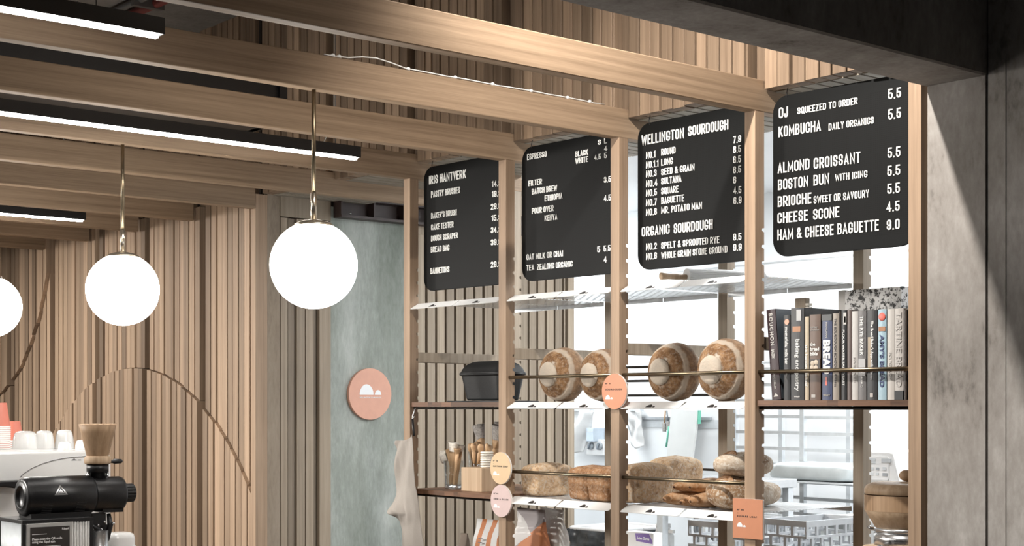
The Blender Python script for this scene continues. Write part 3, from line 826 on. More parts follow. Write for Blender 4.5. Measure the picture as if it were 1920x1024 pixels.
# ------------------------------------------------------------------ globe pendants
def pendant(x, y, label):
    zc = E+0.404; r = 0.126
    t = thing('globe_pendant', label, 'pendant lamp', (x, y, zc), group='white globe pendants')
    mb = MB()
    prof = [(r*math.sin(a), -r*math.cos(a)) for a in [PI*k/28 for k in range(0, 26)]]
    prof[0] = (0.0005, -r)
    mb.lathe(prof, 48); mb.build('globe', GLOBE, t)
    a = PI*25/28; rc = r*math.sin(a)+0.006; zc_ = -r*math.cos(a)
    mb = MB(); mb.lathe([(rc+0.010, zc_-0.009), (rc+0.009, zc_-0.002), (rc-0.006, zc_+0.006), (0.02, zc_+0.011), (0.009, zc_+0.014)], 40); mb.build('cap', NICKEL, t)
    mb = MB(); mb.tube([(0, 0, zc_+0.012), (0, 0, zc_+0.09)], 0.0085, 16); mb.build('sleeve', NICKEL, t)
    mb = MB(); mb.tube([(0, 0, zc_+0.088), (0, 0, ZB-zc)], 0.0062, 14); mb.build('rod', BRASS, t)
    return t
pendant(2*BAY+0.021, -1.207, 'white globe pendant hanging in front of the passage between slatted wall and shelves')
pendant(0.021, -1.225, 'white globe pendant hanging above the coffee grinder and its wooden funnel')
pendant(-2*BAY+0.021, -1.235, 'white globe pendant above the stacked coral cups, cut by the picture edge')

# ------------------------------------------------------------------ linear lamps
def linear_lamp(x, yend, label, cables=(0.30,), ln=3.0):
    t = thing('linear_lamp', label, 'linear lamp', (x, yend, ZB-0.002), group='black linear lamps')
    w, h = 0.036, 0.040
    mb = MB(); mb.box(-w/2, w/2, -ln, 0, 0.004, h); mb.box(-w/2, -w/2+0.003, -ln, 0, 0, 0.004); mb.box(w/2-0.003, w/2, -ln, 0, 0, 0.004); mb.box(-w/2, w/2, -0.004, 0, 0, 0.004)
    mb.build('housing', BLACKM, t)
    mb = MB(); mb.prism([(-w/2+0.0035, 0.0038), (-w/2+0.0035, -0.001), (-w/2+0.0105, -0.0085), (w/2-0.0105, -0.0085), (w/2-0.0035, -0.001), (w/2-0.0035, 0.0038)], 1, -ln+0.004, -0.012); mb.build('diffuser', LED, t)
    for c in cables:
        mb = MB(); mb.tube([(0, -c, h), (0, -c, ZC-ZB+0.002)], 0.0015, 8); mb.lathe([(0.005, h), (0.004, h+0.014), (0.0015, h+0.018)], 10) if False else None
        mb.build('suspension_wire', GREYPIPE, t)
    mb = MB(); mb.tube([(0, -cables[0]-0.05, h), (0, -cables[0]-0.035, h+0.03), (0, -cables[0]-0.006, h+0.06), (0, -cables[0]-0.004, ZC-ZB)], 0.0016, 8); mb.build('power_cord', WHITECORD, t)
    return t
linear_lamp(1.525, -1.841, 'black linear lamp with lit underside hanging highest, by the bare ceiling', (0.17,))
linear_lamp(0.325, -0.442, 'long black linear lamp with lit underside passing behind a globe pendant rod', (0.10,))
linear_lamp(-2.075, -0.426, 'short end of a black linear lamp low against the slatted wall', (0.10,))
linear_lamp(-3.45, -0.43, 'added black linear lamp past the picture edge, brightening the slatted wall', (0.10,))
# the last lamp is unseen, added to brighten the far slatted wall

# kitchen tube lights under the kitchen ceiling
for x, y in ((-2.4, 2.55), (1.0, 1.0), (0.6, 2.5), (2.3, 2.0)):
    t = thing('kitchen_tube_light', 'white tube light on the white kitchen ceiling', 'ceiling light', (x, y, E+1.2), group='kitchen tube lights')
    mb = MB(); mb.box(-0.6, 0.6, -0.05, 0.05, -0.025, 0); mb.build('tray', WHITEPC, t, bevel=0.004)
    mb = MB(); mb.box(-0.58, 0.58, -0.035, 0.035, -0.032, -0.025); mb.build('diffuser', TUBE, t)
# ================================================================== SHELVING FRAME
def notched(y0, y1, z0, z1, back=True):
    """side outline (y, z) of a post with adjusting notches down its back edge"""
    pts = [(y0, z0), (y0, z1), (y1, z1)]
    z = E+0.55
    d = 0.009
    while z > E-0.9:
        if not (E+0.15 < z < E+0.24 and False):
            pts += [(y1, z), (y1-d, z-0.001), (y1-d-0.001, z-0.009), (y1, z-0.013)]
        z -= 0.0515
    pts.append((y1, z0))
    return pts
frame = thing('shelving_frame', 'tall timber shelving frame with notched posts standing before the white kitchen', 'shelving', (0, 0, 0))
for i in range(5):
    mb = MB(); mb.tint = (0.55, 0.5, 0.55, 0.6, 0.65)[i]
    mb.prism(notched(0, PW, 0, ZB), 0, i*BAY, i*BAY+PW); mb.build('front_post', CED_Z, frame)
    mb = MB(); mb.tint = 0.35
    mb.prism(notched(0.545, 0.545+PW, 0, ZB), 0, i*BAY, i*BAY+PW); mb.build('rear_post', GREYSLAT, frame)
    for zz in ((0.172, 0.213), (-1.3, -1.26)):
        mb = MB(); mb.tint = 0.5; mb.box(i*BAY+0.004, i*BAY+PW-0.004, PW, 0.545, E+zz[0], E+zz[1]); mb.build('side_rail', GREYSLAT, frame, bevel=0.002)
# low shelf that carries bags and mill, out of the frame
for i in range(4):
    mb = MB(); mb.box(i*BAY+PW, (i+1)*BAY, 0.01, 0.585, E-0.72, E-0.70); mb.build('low_shelf', CED_X, frame)
mb = MB(); mb.box(0, 4*BAY+PW, 0.0, 0.02, E-0.78, E-0.72); mb.build('low_rail', CED_X, frame)

# brass guard rails, one in each loaf and book bay
RAILS = [(1, 0.103, 'brass guard rail in front of the two round loaves next to the iron pot'),
         (2, 0.1035, 'brass guard rail in front of the two round loaves beside the book bay'),
         (3, 0.103, 'brass guard rail across the book spines'),
         (1, -0.2455, 'brass guard rail in front of the tin loaves below the coffee menu'),
         (2, -0.2455, 'brass guard rail above the pile of baguettes')]
for i, dz, lab in RAILS:
    mb = MB(); mb.tube([(0, 0, 0), (BAY-PW, 0, 0)], 0.0062, 14)
    o = mb.build('brass_rail', BRASS, loc=(i*BAY+PW, 0.018, E+dz)); tag(o, lab, 'rail', 'brass guard rails')
RR = [(1, 0.148, 'top dark rod at the back of the bay beside the iron pot'), (1, 0.094, 'middle dark rod at the back of the bay beside the iron pot'),
      (1, 0.038, 'lowest dark rod at the back of the bay beside the iron pot'), (1, -0.238, 'dark rod at the back behind the seeded tin loaf')]
for i, dz, lab in RR:
    mb = MB(); mb.tube([(0, 0, 0), (BAY-PW, 0, 0)], 0.005, 12)
    o = mb.build('back_rod', DARKROD, loc=(i*BAY+PW, 0.568, E+dz)); tag(o, lab, 'rod', 'dark back rods')

# ------------------------------------------------------------------ slotted metal shelf trays with folded white lips
def tray(x0, x1, z, label):
    w = x1-x0
    t = thing('shelf_tray', label, 'shelf tray', (x0, 0, z), group='slotted shelf trays')
    mb = MB(); mb.box(0, w, 0.034, 0.545, -0.002, 0); mb.build('slotted_plate', PERF, t)
    mb = MB(); mb.box(0, w, 0.5445, 0.5465, -0.016, 0); mb.build('back_flange', GALV, t)
    # lip: slopes down and out, its lower corners rounded
    y0, z0, y1, z1 = 0.034, 0.0, -0.006, -0.0235
    mb = MB(); r = 0.014
    out = [(0.004, 0.0), (w-0.004, 0.0)]
    L = 1.0
    out += [(w+0.0, 0.75)]+[(w-r*0.6+r*0.6*math.cos(a), 0.78+0.22*math.sin(a)) for a in (0.4, 0.9, PI/2)]
    out += [(r*0.6-r*0.6*math.cos(a), 0.78+0.22*math.sin(a)) for a in (PI/2, 0.9, 0.4)]+[(0.0, 0.75)]
    n = len(out); th = Vector((0, 0.0008, -0.0012))
    def P(u, s): return Vector((u, y0+(y1-y0)*s, z0+(z1-z0)*s))
    vs = [P(u, s) for u, s in out]+[P(u, s)+th for u, s in out]
    fs = [tuple(range(n)), tuple(range(n, 2*n))[::-1]]+[(i, (i+1) % n, n+(i+1) % n, n+i) for i in range(n)]
    mb.add(vs, fs); lip = mb.build('lip', WHITEPC, t)
    # punched mark of two domes in the lip
    nrm = Vector((0, z1-z0, -(y1-y0))).normalized(); nrm = nrm if nrm.y < 0 else -nrm
    mb = MB()
    cx = w*0.5-0.02
    for poly in mound_poly(cx, 0, 0.042):
        q = [Vector((u, 0, 0))+Vector((0, y0, z0))+(Vector((0, y1-y0, z1-z0)))*(0.80-v/0.044) for u, v in poly]
        k = len(q); vs = [p+nrm*0.0006 for p in q]+[p-nrm*0.0004 for p in q]
        mb.add(vs, [tuple(range(k)), tuple(range(k, 2*k))[::-1]]+[(i, (i+1) % k, k+(i+1) % k, k+i) for i in range(k)])
    mb.build('punched_mark', BLACKINK, lip)
    return t
ZU, ZM, ZL = E+0.408, E+0.012, E-0.338
HALF = (BAY-PW-0.016)/2
names = {0: ('below the brush menu, outer', 'below the brush menu, inner'),
         1: ('below the coffee menu, next to the brush bay', 'below the coffee menu, nearer the rolling pin'),
         2: ('below the sourdough menu under the wooden pin handle', 'below the sourdough menu under the ribbed roller')}
for i in range(3):
    for k in range(2):
        x0 = i*BAY+PW+0.006+k*(HALF+0.004)
        tray(x0, x0+HALF, ZU, 'bare slotted steel tray with white lip '+names[i][k])
for i in (1, 2):
    for k in range(2):
        x0 = i*BAY+PW+0.006+k*(HALF+0.004)
        tray(x0, x0+HALF, ZM, 'slotted tray with white lip under the '+{(1, 0): 'round loaf beside the iron pot', (1, 1): 'loaf the sourdough disc hides', (2, 0): 'loaf just past the sourdough disc', (2, 1): 'round loaf beside the books'}[(i, k)])
        tray(x0, x0+HALF, ZL, 'slotted tray with white lip under the '+{(1, 0): 'pale seeded tin loaf', (1, 1): 'dark twin tin loaves', (2, 0): 'pale tall tin loaves and baguette tips', (2, 1): 'floured rustic loaves'}[(i, k)])

# ------------------------------------------------------------------ hardwood shelf boards (gently bowed front)
def board(i, ztop, label, bow=0.010):
    x0, x1 = i*BAY+PW+0.003, (i+1)*BAY-0.003
    t = thing('hardwood_shelf', label, 'shelf', (x0, 0, ztop), group='hardwood shelf boards')
    w = x1-x0; n = 7; rr = random.Random(i*7+int(ztop*100))
    mb = MB()
    cuts = [0]+sorted(rr.uniform(0.08, 0.92) for _ in range(n-1))+[1]
    def yf(u): return 0.006-bow*math.sin(PI*u)
    for a, b in zip(cuts[:-1], cuts[1:]):
        mb.tint = rr.uniform(0.1, 0.9)
        poly = [(w*(a+(b-a)*k/6), yf(a+(b-a)*k/6)) for k in range(7)]+[(w*b, 0.545), (w*a, 0.545)]
        mb.prism(poly, 2, -0.018, 0)
    mb.build('board', WALNUT, t)
    for y in (0.024, 0.53):
        mb = MB(); mb.tube([(-0.003, y, -0.0235), (w+0.003, y, -0.0235)], 0.0052, 12); mb.build('bearer_rod', DARKROD, t)
    return t
board(0, E+0.012, 'reddish hardwood shelf board carrying the black iron pot')
board(0, E-0.334, 'dark hardwood shelf board carrying the jars of brushes')
board(3, E+0.015, 'laminated hardwood shelf board carrying the row of books')

# ================================================================== MENU BOARDS
BOARD_W, BOARD_H = 0.50, 0.497
def menu_board(i, px_left, alpha, label, lines):
    p0 = oy(px_left, 500, 0.062)
    base = Vector((p0.x, 0.062, E+0.459))
    a = math.radians(alpha)
    t = thing('menu_board', label, 'menu board', base, a, 'black peg letter menu boards')
    r = 0.052
    mb = MB(); mb.prism(rrect(0, BOARD_W, 0, BOARD_H, r, 8), 1, 0, 0.012); panel = mb.build('panel', PEG, t, bevel=0.0015)
    d = Vector((math.cos(a), math.sin(a), 0)); nn = Vector((math.sin(a), -math.cos(a), 0))
    def loc(px, py):
        dx, dy = ray(px); q = Vector((dx, dy, 0)); c = Vector((CX, CY, 0))
        s = (Vector((base.x, base.y, 0))-c).dot(nn)/q.dot(nn)
        P = c+q*s
        return (P-Vector((base.x, base.y, 0))).dot(d), E+(760-py)/FPX*s-base.z, s
    for body, x0, yb, x1, hpx in lines:
        u0, v0, s0 = loc(x0, yb); u1, _, s1 = loc(x1, yb)
        h = hpx*(s0+s1)/2/FPX
        if '.' in body and hpx > 22: h = h
        push_letters(body, LETTER, panel, (u0, -0.0002, v0), u1-u0, h, 0.0022)
    for u in (0.055, 0.445):
        mb = MB(); mb.tube([(u, 0.006, BOARD_H-0.012), (u+0.002, -0.004, BOARD_H-0.004), (u-0.002, 0.0, BOARD_H+0.008), (u, 0.004, ZS-base.z+0.004)], 0.0013, 8); mb.build('hanging_hook', BLACKM, t)
    return t
menu_board(0, 794.5, 1.6, 'black letterboard menu listing pastry brushes and bread bags, farthest along the shelves', [
    ('IRIS HANTVERK', 805, 346, 874, 16), ('PASTRY BRUSHES', 809, 371, 863, 12), ("BAKER'S BRUSH", 809, 410.5, 857, 11), ('CAKE TESTER', 809, 432, 851, 11),
    ('DOUGH SCRAPER', 809, 453, 859, 11), ('BREAD BAG', 808.5, 474, 843, 11), ('BANNETONS', 808, 514, 843, 11),
    ('14.9', 923, 351, 940, 11), ('19.9', 923, 370, 940, 11), ('29.9', 921, 393.5, 940, 11), ('15.9', 922, 415, 940, 11), ('34.9', 921, 437.5, 940, 11), ('39.9', 921, 460.5, 940, 11), ('29.9', 921, 502, 940, 11)])
menu_board(1, 978.5, 1.6, 'black letterboard menu listing espresso, filter coffee and tea', [
    ('ESPRESSO', 989, 300.5, 1025.5, 11), ('BLACK', 1079.5, 294.5, 1103, 10.5), ('WHITE', 1079.5, 307.5, 1103, 10.5), ('S', 1122, 272, 1127, 9.5), ('L', 1133.5, 269.5, 1138, 9.5),
    ('4', 1133.5, 283.5, 1139, 9.5), ('4.5', 1115, 300.5, 1127, 10), ('5', 1133.5, 297, 1138.5, 10),
    ('FILTER', 991.5, 349.5, 1016.5, 10.5), ('BATCH BREW', 998, 365, 1045, 11), ('ETHIOPIA', 1022, 377.5, 1055, 11), ('POUR OVER', 998, 401.5, 1038.5, 11), ('KENYA', 1022, 415, 1045.5, 11),
    ('3.5', 1133, 343, 1146, 11), ('4.5', 1133, 377.5, 1146, 11),
    ('OAT MILK OR CHAI', 988, 488, 1056, 11), ('TEA', 988, 508, 1002, 11), ('ZEALONG ORGANIC', 1008, 506.5, 1074, 11), ('5', 1120.5, 473.5, 1125.5, 11), ('5.5', 1132.5, 472, 1145, 11), ('4', 1132.5, 492.5, 1138, 11)])
menu_board(2, 1195.5, 1.8, 'black letterboard menu listing sourdough loaves by number', [
    ('WELLINGTON', 1203.5, 273, 1283, 19), ('SOURDOUGH', 1291, 256, 1366, 19),
    ('NO.1', 1212, 298, 1229.5, 12.5), ('ROUND', 1240.5, 292, 1267, 12.5), ('NO.1.1', 1212, 316, 1235, 12.5), ('LONG', 1240.5, 311, 1262, 12.5),
    ('NO.3', 1212, 333, 1231.5, 12.5), ('SEED & GRAIN', 1240.5, 329, 1302.5, 12.5), ('NO.4', 1212, 351.5, 1233, 12.5), ('SULTANA', 1240.5, 346.5, 1278, 12.5),
    ('NO.5', 1212, 369, 1232, 12.5), ('SQUARE', 1240.5, 365, 1272.5, 12.5), ('NO.7', 1212, 387, 1232, 12.5), ('BAGUETTE', 1240.5, 383, 1283, 12.5),
    ('NO.8', 1212, 405, 1232, 12.5), ('MR. POTATO MAN', 1240.5, 401, 1316.5, 12.5),
    ('ORGANIC', 1204, 444, 1256, 18), ('SOURDOUGH', 1264, 438, 1337, 18.5),
    ('NO.2', 1212, 469.5, 1232, 12.5), ('SPELT & SPROUTED RYE', 1240.5, 467, 1349.5, 12.5), ('NO.6', 1212, 487.5, 1232, 12.5), ('WHOLE GRAIN STONE GROUND', 1240.5, 485.5, 1364.5, 12.5),
    ('7.9', 1375.5, 269, 1390, 13), ('8.5', 1375.5, 287.5, 1390, 13), ('6.5', 1375.5, 306.5, 1390, 13), ('6.5', 1375.5, 325.5, 1390, 13), ('6', 1375.5, 344.5, 1381, 13), ('4.5', 1376, 364, 1390.5, 13), ('6.9', 1376, 383, 1391, 13),
    ('9.5', 1375.5, 451.5, 1390.5, 13), ('9.9', 1375.5, 471, 1391, 13)])
menu_board(3, 1449, 3.4, 'black letterboard menu with large lettering for juice, croissant and scone, beside the concrete wall', [
    ('OJ', 1461, 222.5, 1478, 20), ('SQUEEZED TO ORDER', 1496, 214.5, 1608.5, 12.5), ('KOMBUCHA', 1460.5, 258, 1539.5, 20), ('DAILY ORGANICS', 1554.5, 245, 1639, 13),
    ('ALMOND', 1459, 325.5, 1518.5, 20), ('CROISSANT', 1526.5, 317, 1614, 20.5), ('BOSTON', 1459.5, 357, 1516, 20), ('BUN', 1526, 348.5, 1555.5, 20), ('WITH ICING', 1566.5, 340, 1627, 13),
    ('BRIOCHE', 1459, 388.5, 1522, 20), ('SWEET OR SAVOURY', 1526.5, 382, 1630, 14), ('CHEESE', 1458.5, 419.5, 1515.5, 20), ('SCONE', 1525.5, 412.5, 1574.5, 20),
    ('HAM & CHEESE BAGUETTE', 1458.5, 451, 1648.5, 20.5),
    ('5.5', 1666, 186.5, 1690, 19), ('5.5', 1666, 224.5, 1690, 19), ('5.5', 1665, 296.5, 1689, 19), ('5.5', 1664.5, 330.5, 1688.5, 19), ('5.5', 1664.5, 364, 1688, 19), ('4.5', 1663, 397.5, 1687.5, 19), ('9.0', 1663.5, 431.5, 1687.5, 19)])

# ================================================================== CARD SIGNS
def disc_sign(name, label, cx, cz, r, mat, l1, l2, normal='y', xplane=None, cy=None, th=0.008):
    """round or square card facing -Y on a post front"""
    t = thing(name, label, 'sign', (cx, -0.001-th, cz), group='card signs on the posts')
    mb = MB(); n = 56
    poly = [(r*math.cos(2*PI*k/n), r*math.sin(2*PI*k/n)) for k in range(n)] if name != 'square_sign' else rrect(-r, r, -r*1.02, r*1.02, 0.003, 3)
    mb.prism(poly, 1, 0, th-0.0005); mb.mat = 1
    card = mb.build('card', [mat, CARDEDGE], t)
    # pale cut edge
    mb = MB(); k = len(poly)
    rim = [(u*1.004, v*1.004) for u, v in poly]
    vs = [(u, 0.0006, v) for u, v in rim]+[(u, th-0.001, v) for u, v in rim]
    mb.add(vs, [(i, (i+1) % k, k+(i+1) % k, k+i) for i in range(k)]); mb.build('edge', CARDEDGE, t)
    x0 = -0.70*r
    lettering(l1, BLACKINK, card, (x0, 0, 0.40*r), (1, 0, 0), (0, 0, 1), h=0.085*r, thick=0.0006, bold=0.03, cond=1.25, space=1.5)
    lettering('-', BLACKINK, card, (x0, 0, 0.26*r), (1, 0, 0), (0, 0, 1), w=0.07*r, h=0.014*r, thick=0.0006)
    lettering(l2, BLACKINK, card, (x0, 0, 0.06*r), (1, 0, 0), (0, 0, 1), h=0.10*r, w=1.32*r if len(l2) < 12 else 1.42*r, thick=0.0006, bold=0.03, space=1.4)
    mb = MB()
    for poly in mound_poly(x0, -0.44*r, 0.58*r): mb.prism(poly, 1, -0.0006, 0.0002)
    mb.build('dome_mark', WHITEPAINT, card)
p = oy(1152, 734, -0.008)
disc_sign('round_sign', 'round terracotta card sign reading sourdough on a shelf post', p.x, p.z, 0.0605, TERRA, 'N\u00b0 01', 'SOURDOUGH')
p = oy(938.5, 878, -0.008)
disc_sign('round_sign', 'round pale yellow card sign reading sultana loaf on a shelf post', p.x, p.z, 0.0595, YELLOWC, 'N\u00b0 06', 'SULTANA LOAF')
p = oy(939.5, 939.5, -0.008)
disc_sign('round_sign', 'round pale pink card sign reading seed and grain below the yellow one', p.x, p.z, 0.0595, PINKC, 'N\u00b0 03', 'SEED & GRAIN')
p = oy(1402, 973, -0.008)
disc_sign('square_sign', 'square terracotta card sign reading square loaf on a shelf post', p.x, p.z, 0.0605, TERRA, 'N\u00b0 05', 'SQUARE LOAF')
# wall disc on the green plaster, facing the counter
p = ox(691, 739, XS)
t = thing('wall_sign', 'large round peach sign with two white domes on the green plaster panel', 'sign', (XS+0.016, p.y, p.z))
mb = MB(); mb.prism([(0.126*math.cos(2*PI*k/64), 0.126*math.sin(2*PI*k/64)) for k in range(64)], 0, -0.018, 0); disc = mb.build('disc', PEACH, t, bevel=0.001)
mb = MB(); mb.mat = 0
for poly in mound_poly(-0.064, -0.004, 0.128): mb.prism(poly, 0, -0.0002, 0.0012)
mb.build('dome_mark', WHITEPAINT, disc)
lettering('WELLINGTON SOURDOUGH', WHITEPAINT, disc, (0, -0.064, -0.021), (0, 1, 0), (0, 0, 1), w=0.128, h=0.007, thick=0.001, bold=0.03, space=1.2)
# ================================================================== BREAD
def round_loaf(px, seed, label, z=ZM, roll=0.0, s=1.0):
    """big round loaf stood on its edge, cottage-style knob facing out"""
    c = oy(px, 705, 0.036)
    R0 = 0.099*s
    t = thing('round_loaf', label, 'bread', (c.x, 0.085, z+0.0005), 0, 'round sourdough loaves')
    prof = [(0.0005, -0.060), (0.022, -0.060), (0.036, -0.058), (0.043, -0.053), (0.0455, -0.048), (0.044, -0.044), (0.050, -0.0425), (0.060, -0.038), (0.072, -0.030), (0.082, -0.020), (0.085, -0.016), (0.0865, -0.0155), (0.093, -0.004), (0.0975, 0.012), (0.099, 0.030), (0.097, 0.048), (0.088, 0.062), (0.070, 0.068), (0.04, 0.069), (0.0005, 0.069)]
    fine = []
    for (r0, h0), (r1, h1) in zip(prof[:-1], prof[1:]):
        for k in range(2): fine.append((r0+(r1-r0)*k/2, h0+(h1-h0)*k/2))
    fine.append(prof[-1])
    mb = MB()
    mb.lathe([(r*s, h*s) for r, h in fine], 72, 1, True, False, wob=lambda a, h: 0.022*noise.noise(Vector((math.cos(a)*2.2, math.sin(a)*2.2, h*26+seed)))+0.010*noise.noise(Vector((math.cos(a)*7, math.sin(a)*7, h*60+seed))))
    zmin = min(v.z for v in mb.v)
    mb.build('loaf', CRUST_ROUND, t, (0, 0, -zmin), (0, 0, 0))
    return t
round_loaf(1027, 1.0, 'round floured loaf on its edge beside the black iron pot')
round_loaf(1103, 5.0, 'round loaf on its edge partly hidden by the round sourdough sign', s=0.95)
round_loaf(1236, 9.0, 'round loaf on its edge with a broad flour ring, just past the sourdough sign')
round_loaf(1332, 14.0, 'round loaf on its edge beside the row of books', s=1.03)

def tin_loaf(x, y, w, d, h, label, mat, seed, rot=0.0, dome=0.26):
    t = thing('tin_loaf', label, 'bread', (x, y, ZL+0.0005), math.radians(rot), 'tin loaves')
    mb = MB()
    def fn(q):
        k = max(0, q.z)/(h/2)
        f = 1+0.05*k*(1-k)*4
        if q.z < 0: f = 1-0.05*(-q.z/(h/2))
        zz = q.z
        if q.z > 0: zz = q.z*(1+dome*(1-(abs(q.x)/(w/2))**2*0.8)*(1-(abs(q.y)/(d/2))**2*0.8))
        return Vector((q.x*f, q.y*f, zz))
    mb.ball((0, 0, h/2), w/2, d/2, h/2, 64, 40, 9.0, 0.02, 30, seed, fn)
    zmin = min(v.z for v in mb.v)
    mb.build('crumb', mat, t, (0, 0, -zmin))
    return t
def px_x(px, y): return oy(px, 900, y).x
tin_loaf(px_x(1026, 0.15), 0.15, 0.105, 0.175, 0.110, 'pale seeded tin loaf standing alone below the coffee menu', CRUST_TIN, 3)
tin_loaf(px_x(1111, 0.12), 0.12, 0.108, 0.150, 0.110, 'brown tin loaf touching its twin, on the side of the pale seeded loaf', CRUST_DARK, 8)
tin_loaf(px_x(1148, 0.12), 0.12, 0.108, 0.150, 0.110, 'brown tin loaf touching its twin, tucked against the shelf post', CRUST_DARK, 13)
tin_loaf(px_x(1212, 0.155), 0.155, 0.112, 0.165, 0.124, 'pale tin loaf with floury top next to the shelf post under the sourdough menu', CRUST_TIN, 17)
tin_loaf(px_x(1266, 0.34), 0.34, 0.12, 0.17, 0.140, 'grey-topped tin loaf standing behind the baguettes', CRUST_TIN, 22)
tin_loaf(px_x(1205, 0.41), 0.41, 0.115, 0.17, 0.102, 'dark-topped tin loaf peeping from behind the floury one', CRUST_DARK, 29)
tin_loaf(px_x(1345, 0.46), 0.46, 0.16, 0.15, 0.062, 'low tin loaf at the back of the tray behind the baguettes', CRUST_TIN, 33)

def baguette(px, py, y0, ln, r, yaw, seed, label, z=None):
    p = oy(px, py, y0)
    t = thing('baguette', label, 'bread', (p.x, y0, (z if z is not None else ZL+0.0005)), math.radians(yaw), 'baguettes in a pile')
    mb = MB()
    def F(u, v):
        a = 2*PI*u; k = v
        prof = (1-abs(2*k-1)**3.4)**0.55 if 0 < k < 1 else 0
        rr_ = r*prof*(1+0.05*noise.noise(Vector((math.cos(a), math.sin(a), k*14+seed))))
        cut = 0.10*r*max(0, math.sin(k*PI*5+seed+a*0.6))*max(0, math.sin(a))
        return (rr_*math.cos(a)*1.12, k*ln, r+(rr_*math.sin(a))*(0.92)+cut*prof)
    mb.grid(F, 28, 40, True, True)
    zmin = min(v.z for v in mb.v)
    mb.build('crust', CRUST_BAG, t, (0, 0, -zmin)); 
    mb = MB(); mb.ball((0, 0.0045, r*0.95-zmin), 0.0045, 0.005, 0.0045, 12, 8, 2, 0.2, 200, seed); mb.build('burnt_tip', plain('burnt_tip', (0.075, 0.032, 0.014), 0.8) if 'burnt_tip' not in MATS else MATS['burnt_tip'], t)
baguette(1243, 935, 0.045, 0.30, 0.0265, -4, 1, 'baguette at the bottom of the pile lying closest to the pale tin loaf')
baguette(1275, 938, 0.040, 0.30, 0.0205, 1, 4, 'thin baguette at the bottom of the pile between two fatter ones')
baguette(1293, 940, 0.028, 0.30, 0.0275, 2, 7, 'baguette at the bottom of the pile lying against the rustic loaf')
baguette(1262, 905, 0.075, 0.28, 0.0235, -2, 10, 'baguette on top of the pile on the side of the tin loaf', ZL+0.045)
baguette(1292, 905, 0.060, 0.28, 0.0255, 1, 13, 'baguette on top of the pile beside the rustic loaf', ZL+0.046)

def rustic(px, y, rx, ry, rz, z, seed, label, yaw=0, tilt=0, mat=CRUST_FLOUR):
    p = oy(px, 900, y)
    t = thing('rustic_loaf', label, 'bread', (p.x, y, z), math.radians(yaw), 'rustic floured loaves')
    mb = MB()
    mb.ball((0, 0, rz), rx, ry, rz, 56, 32, 2.4, 0.09, 14, seed)
    mb.ball((0, 0, rz), rx*0.5, ry*0.5, rz*0.5, 12, 8)
    zmin = min(v.z for v in mb.v)
    mb.build('crumb', mat, t, (0, 0, -zmin))
    # torn ear along the top
    mb = MB(); n = 22
    def F(u, v):
        a = (u-0.5)*2.2; wgt = math.cos((u-0.5)*PI)
        x = rx*0.97*math.sin(a*0.75)*0.9
        yy = -ry*0.55+v*0.035*wgt
        base = rz+rz*math.sqrt(max(0.02, 1-(x/rx)**2-(yy/ry)**2))
        zz = base-0.006+0.012*wgt*v+0.004*noise.noise(Vector((u*9, v*3, seed)))
        return (x, yy-0.010*v, zz)
    mb.grid(F, n, 5)
    e = mb.build('torn_ear', CRUST_DARK, t, (0, 0, -zmin)); m = e.modifiers.new('thick', 'SOLIDIFY'); m.thickness = 0.006; m.offset = 0
    return t
rustic(1378, 0.130, 0.073, 0.112, 0.0525, ZL+0.001, 2, 'brown rustic loaf lying under the white floured one beside the baguettes', 6)
rustic(1392, 0.165, 0.072, 0.108, 0.040, ZL+0.104, 6, 'white floured rustic loaf lying on top of the brown one', -8, 0, CRUST_WHITE)
rustic(1428, 0.33, 0.052, 0.090, 0.040, ZL+0.001, 11, 'grey floured rustic loaf behind the post with the square sign', 12, 0, CRUST_WHITE)

# ================================================================== THINGS ON THE SHELVES
# ribbed rolling pin on the top tray
a = oy(1238, 520, 0.10)
t = thing('ribbed_rolling_pin', 'ribbed metal rolling pin with pale wooden handles on the top tray', 'rolling pin', (a.x, 0.10, ZU), 0)
dirv = Vector((0.10, 0.30, 0)).normalized(); rz = math.atan2(dirv.y, dirv.x)
t.rotation_euler = (0, 0, rz)
rp = 0.030
mb = MB(Matrix.Translation((0, 0, rp)))
mb.lathe([(0.0005, 0.0), (0.012, 0.001), (0.0125, 0.006), (0.010, 0.03), (0.0105, 0.06), (0.0085, 0.10), (0.0005, 0.10)], 24, 0)
mb.build('handle', BEECH, t)
mb = MB(Matrix.Translation((0, 0, rp))); n = 26
poly = []
for k in range(n*4):
    a_ = 2*PI*k/(n*4); rr_ = rp if k % 4 in (0, 1) else rp-0.0035
    poly.append((rr_*math.cos(a_), rr_*math.sin(a_)))
mb.prism(poly, 0, 0.10, 0.40); mb.build('ribbed_roller', WHITEPC, t)
mb = MB(Matrix.Translation((0, 0, rp)))
mb.lathe([(0.0005, 0.40), (0.0105, 0.40), (0.0105, 0.44), (0.0125, 0.49), (0.012, 0.50), (0.0005, 0.50)], 24, 0); mb.build('handle', BEECH, t)

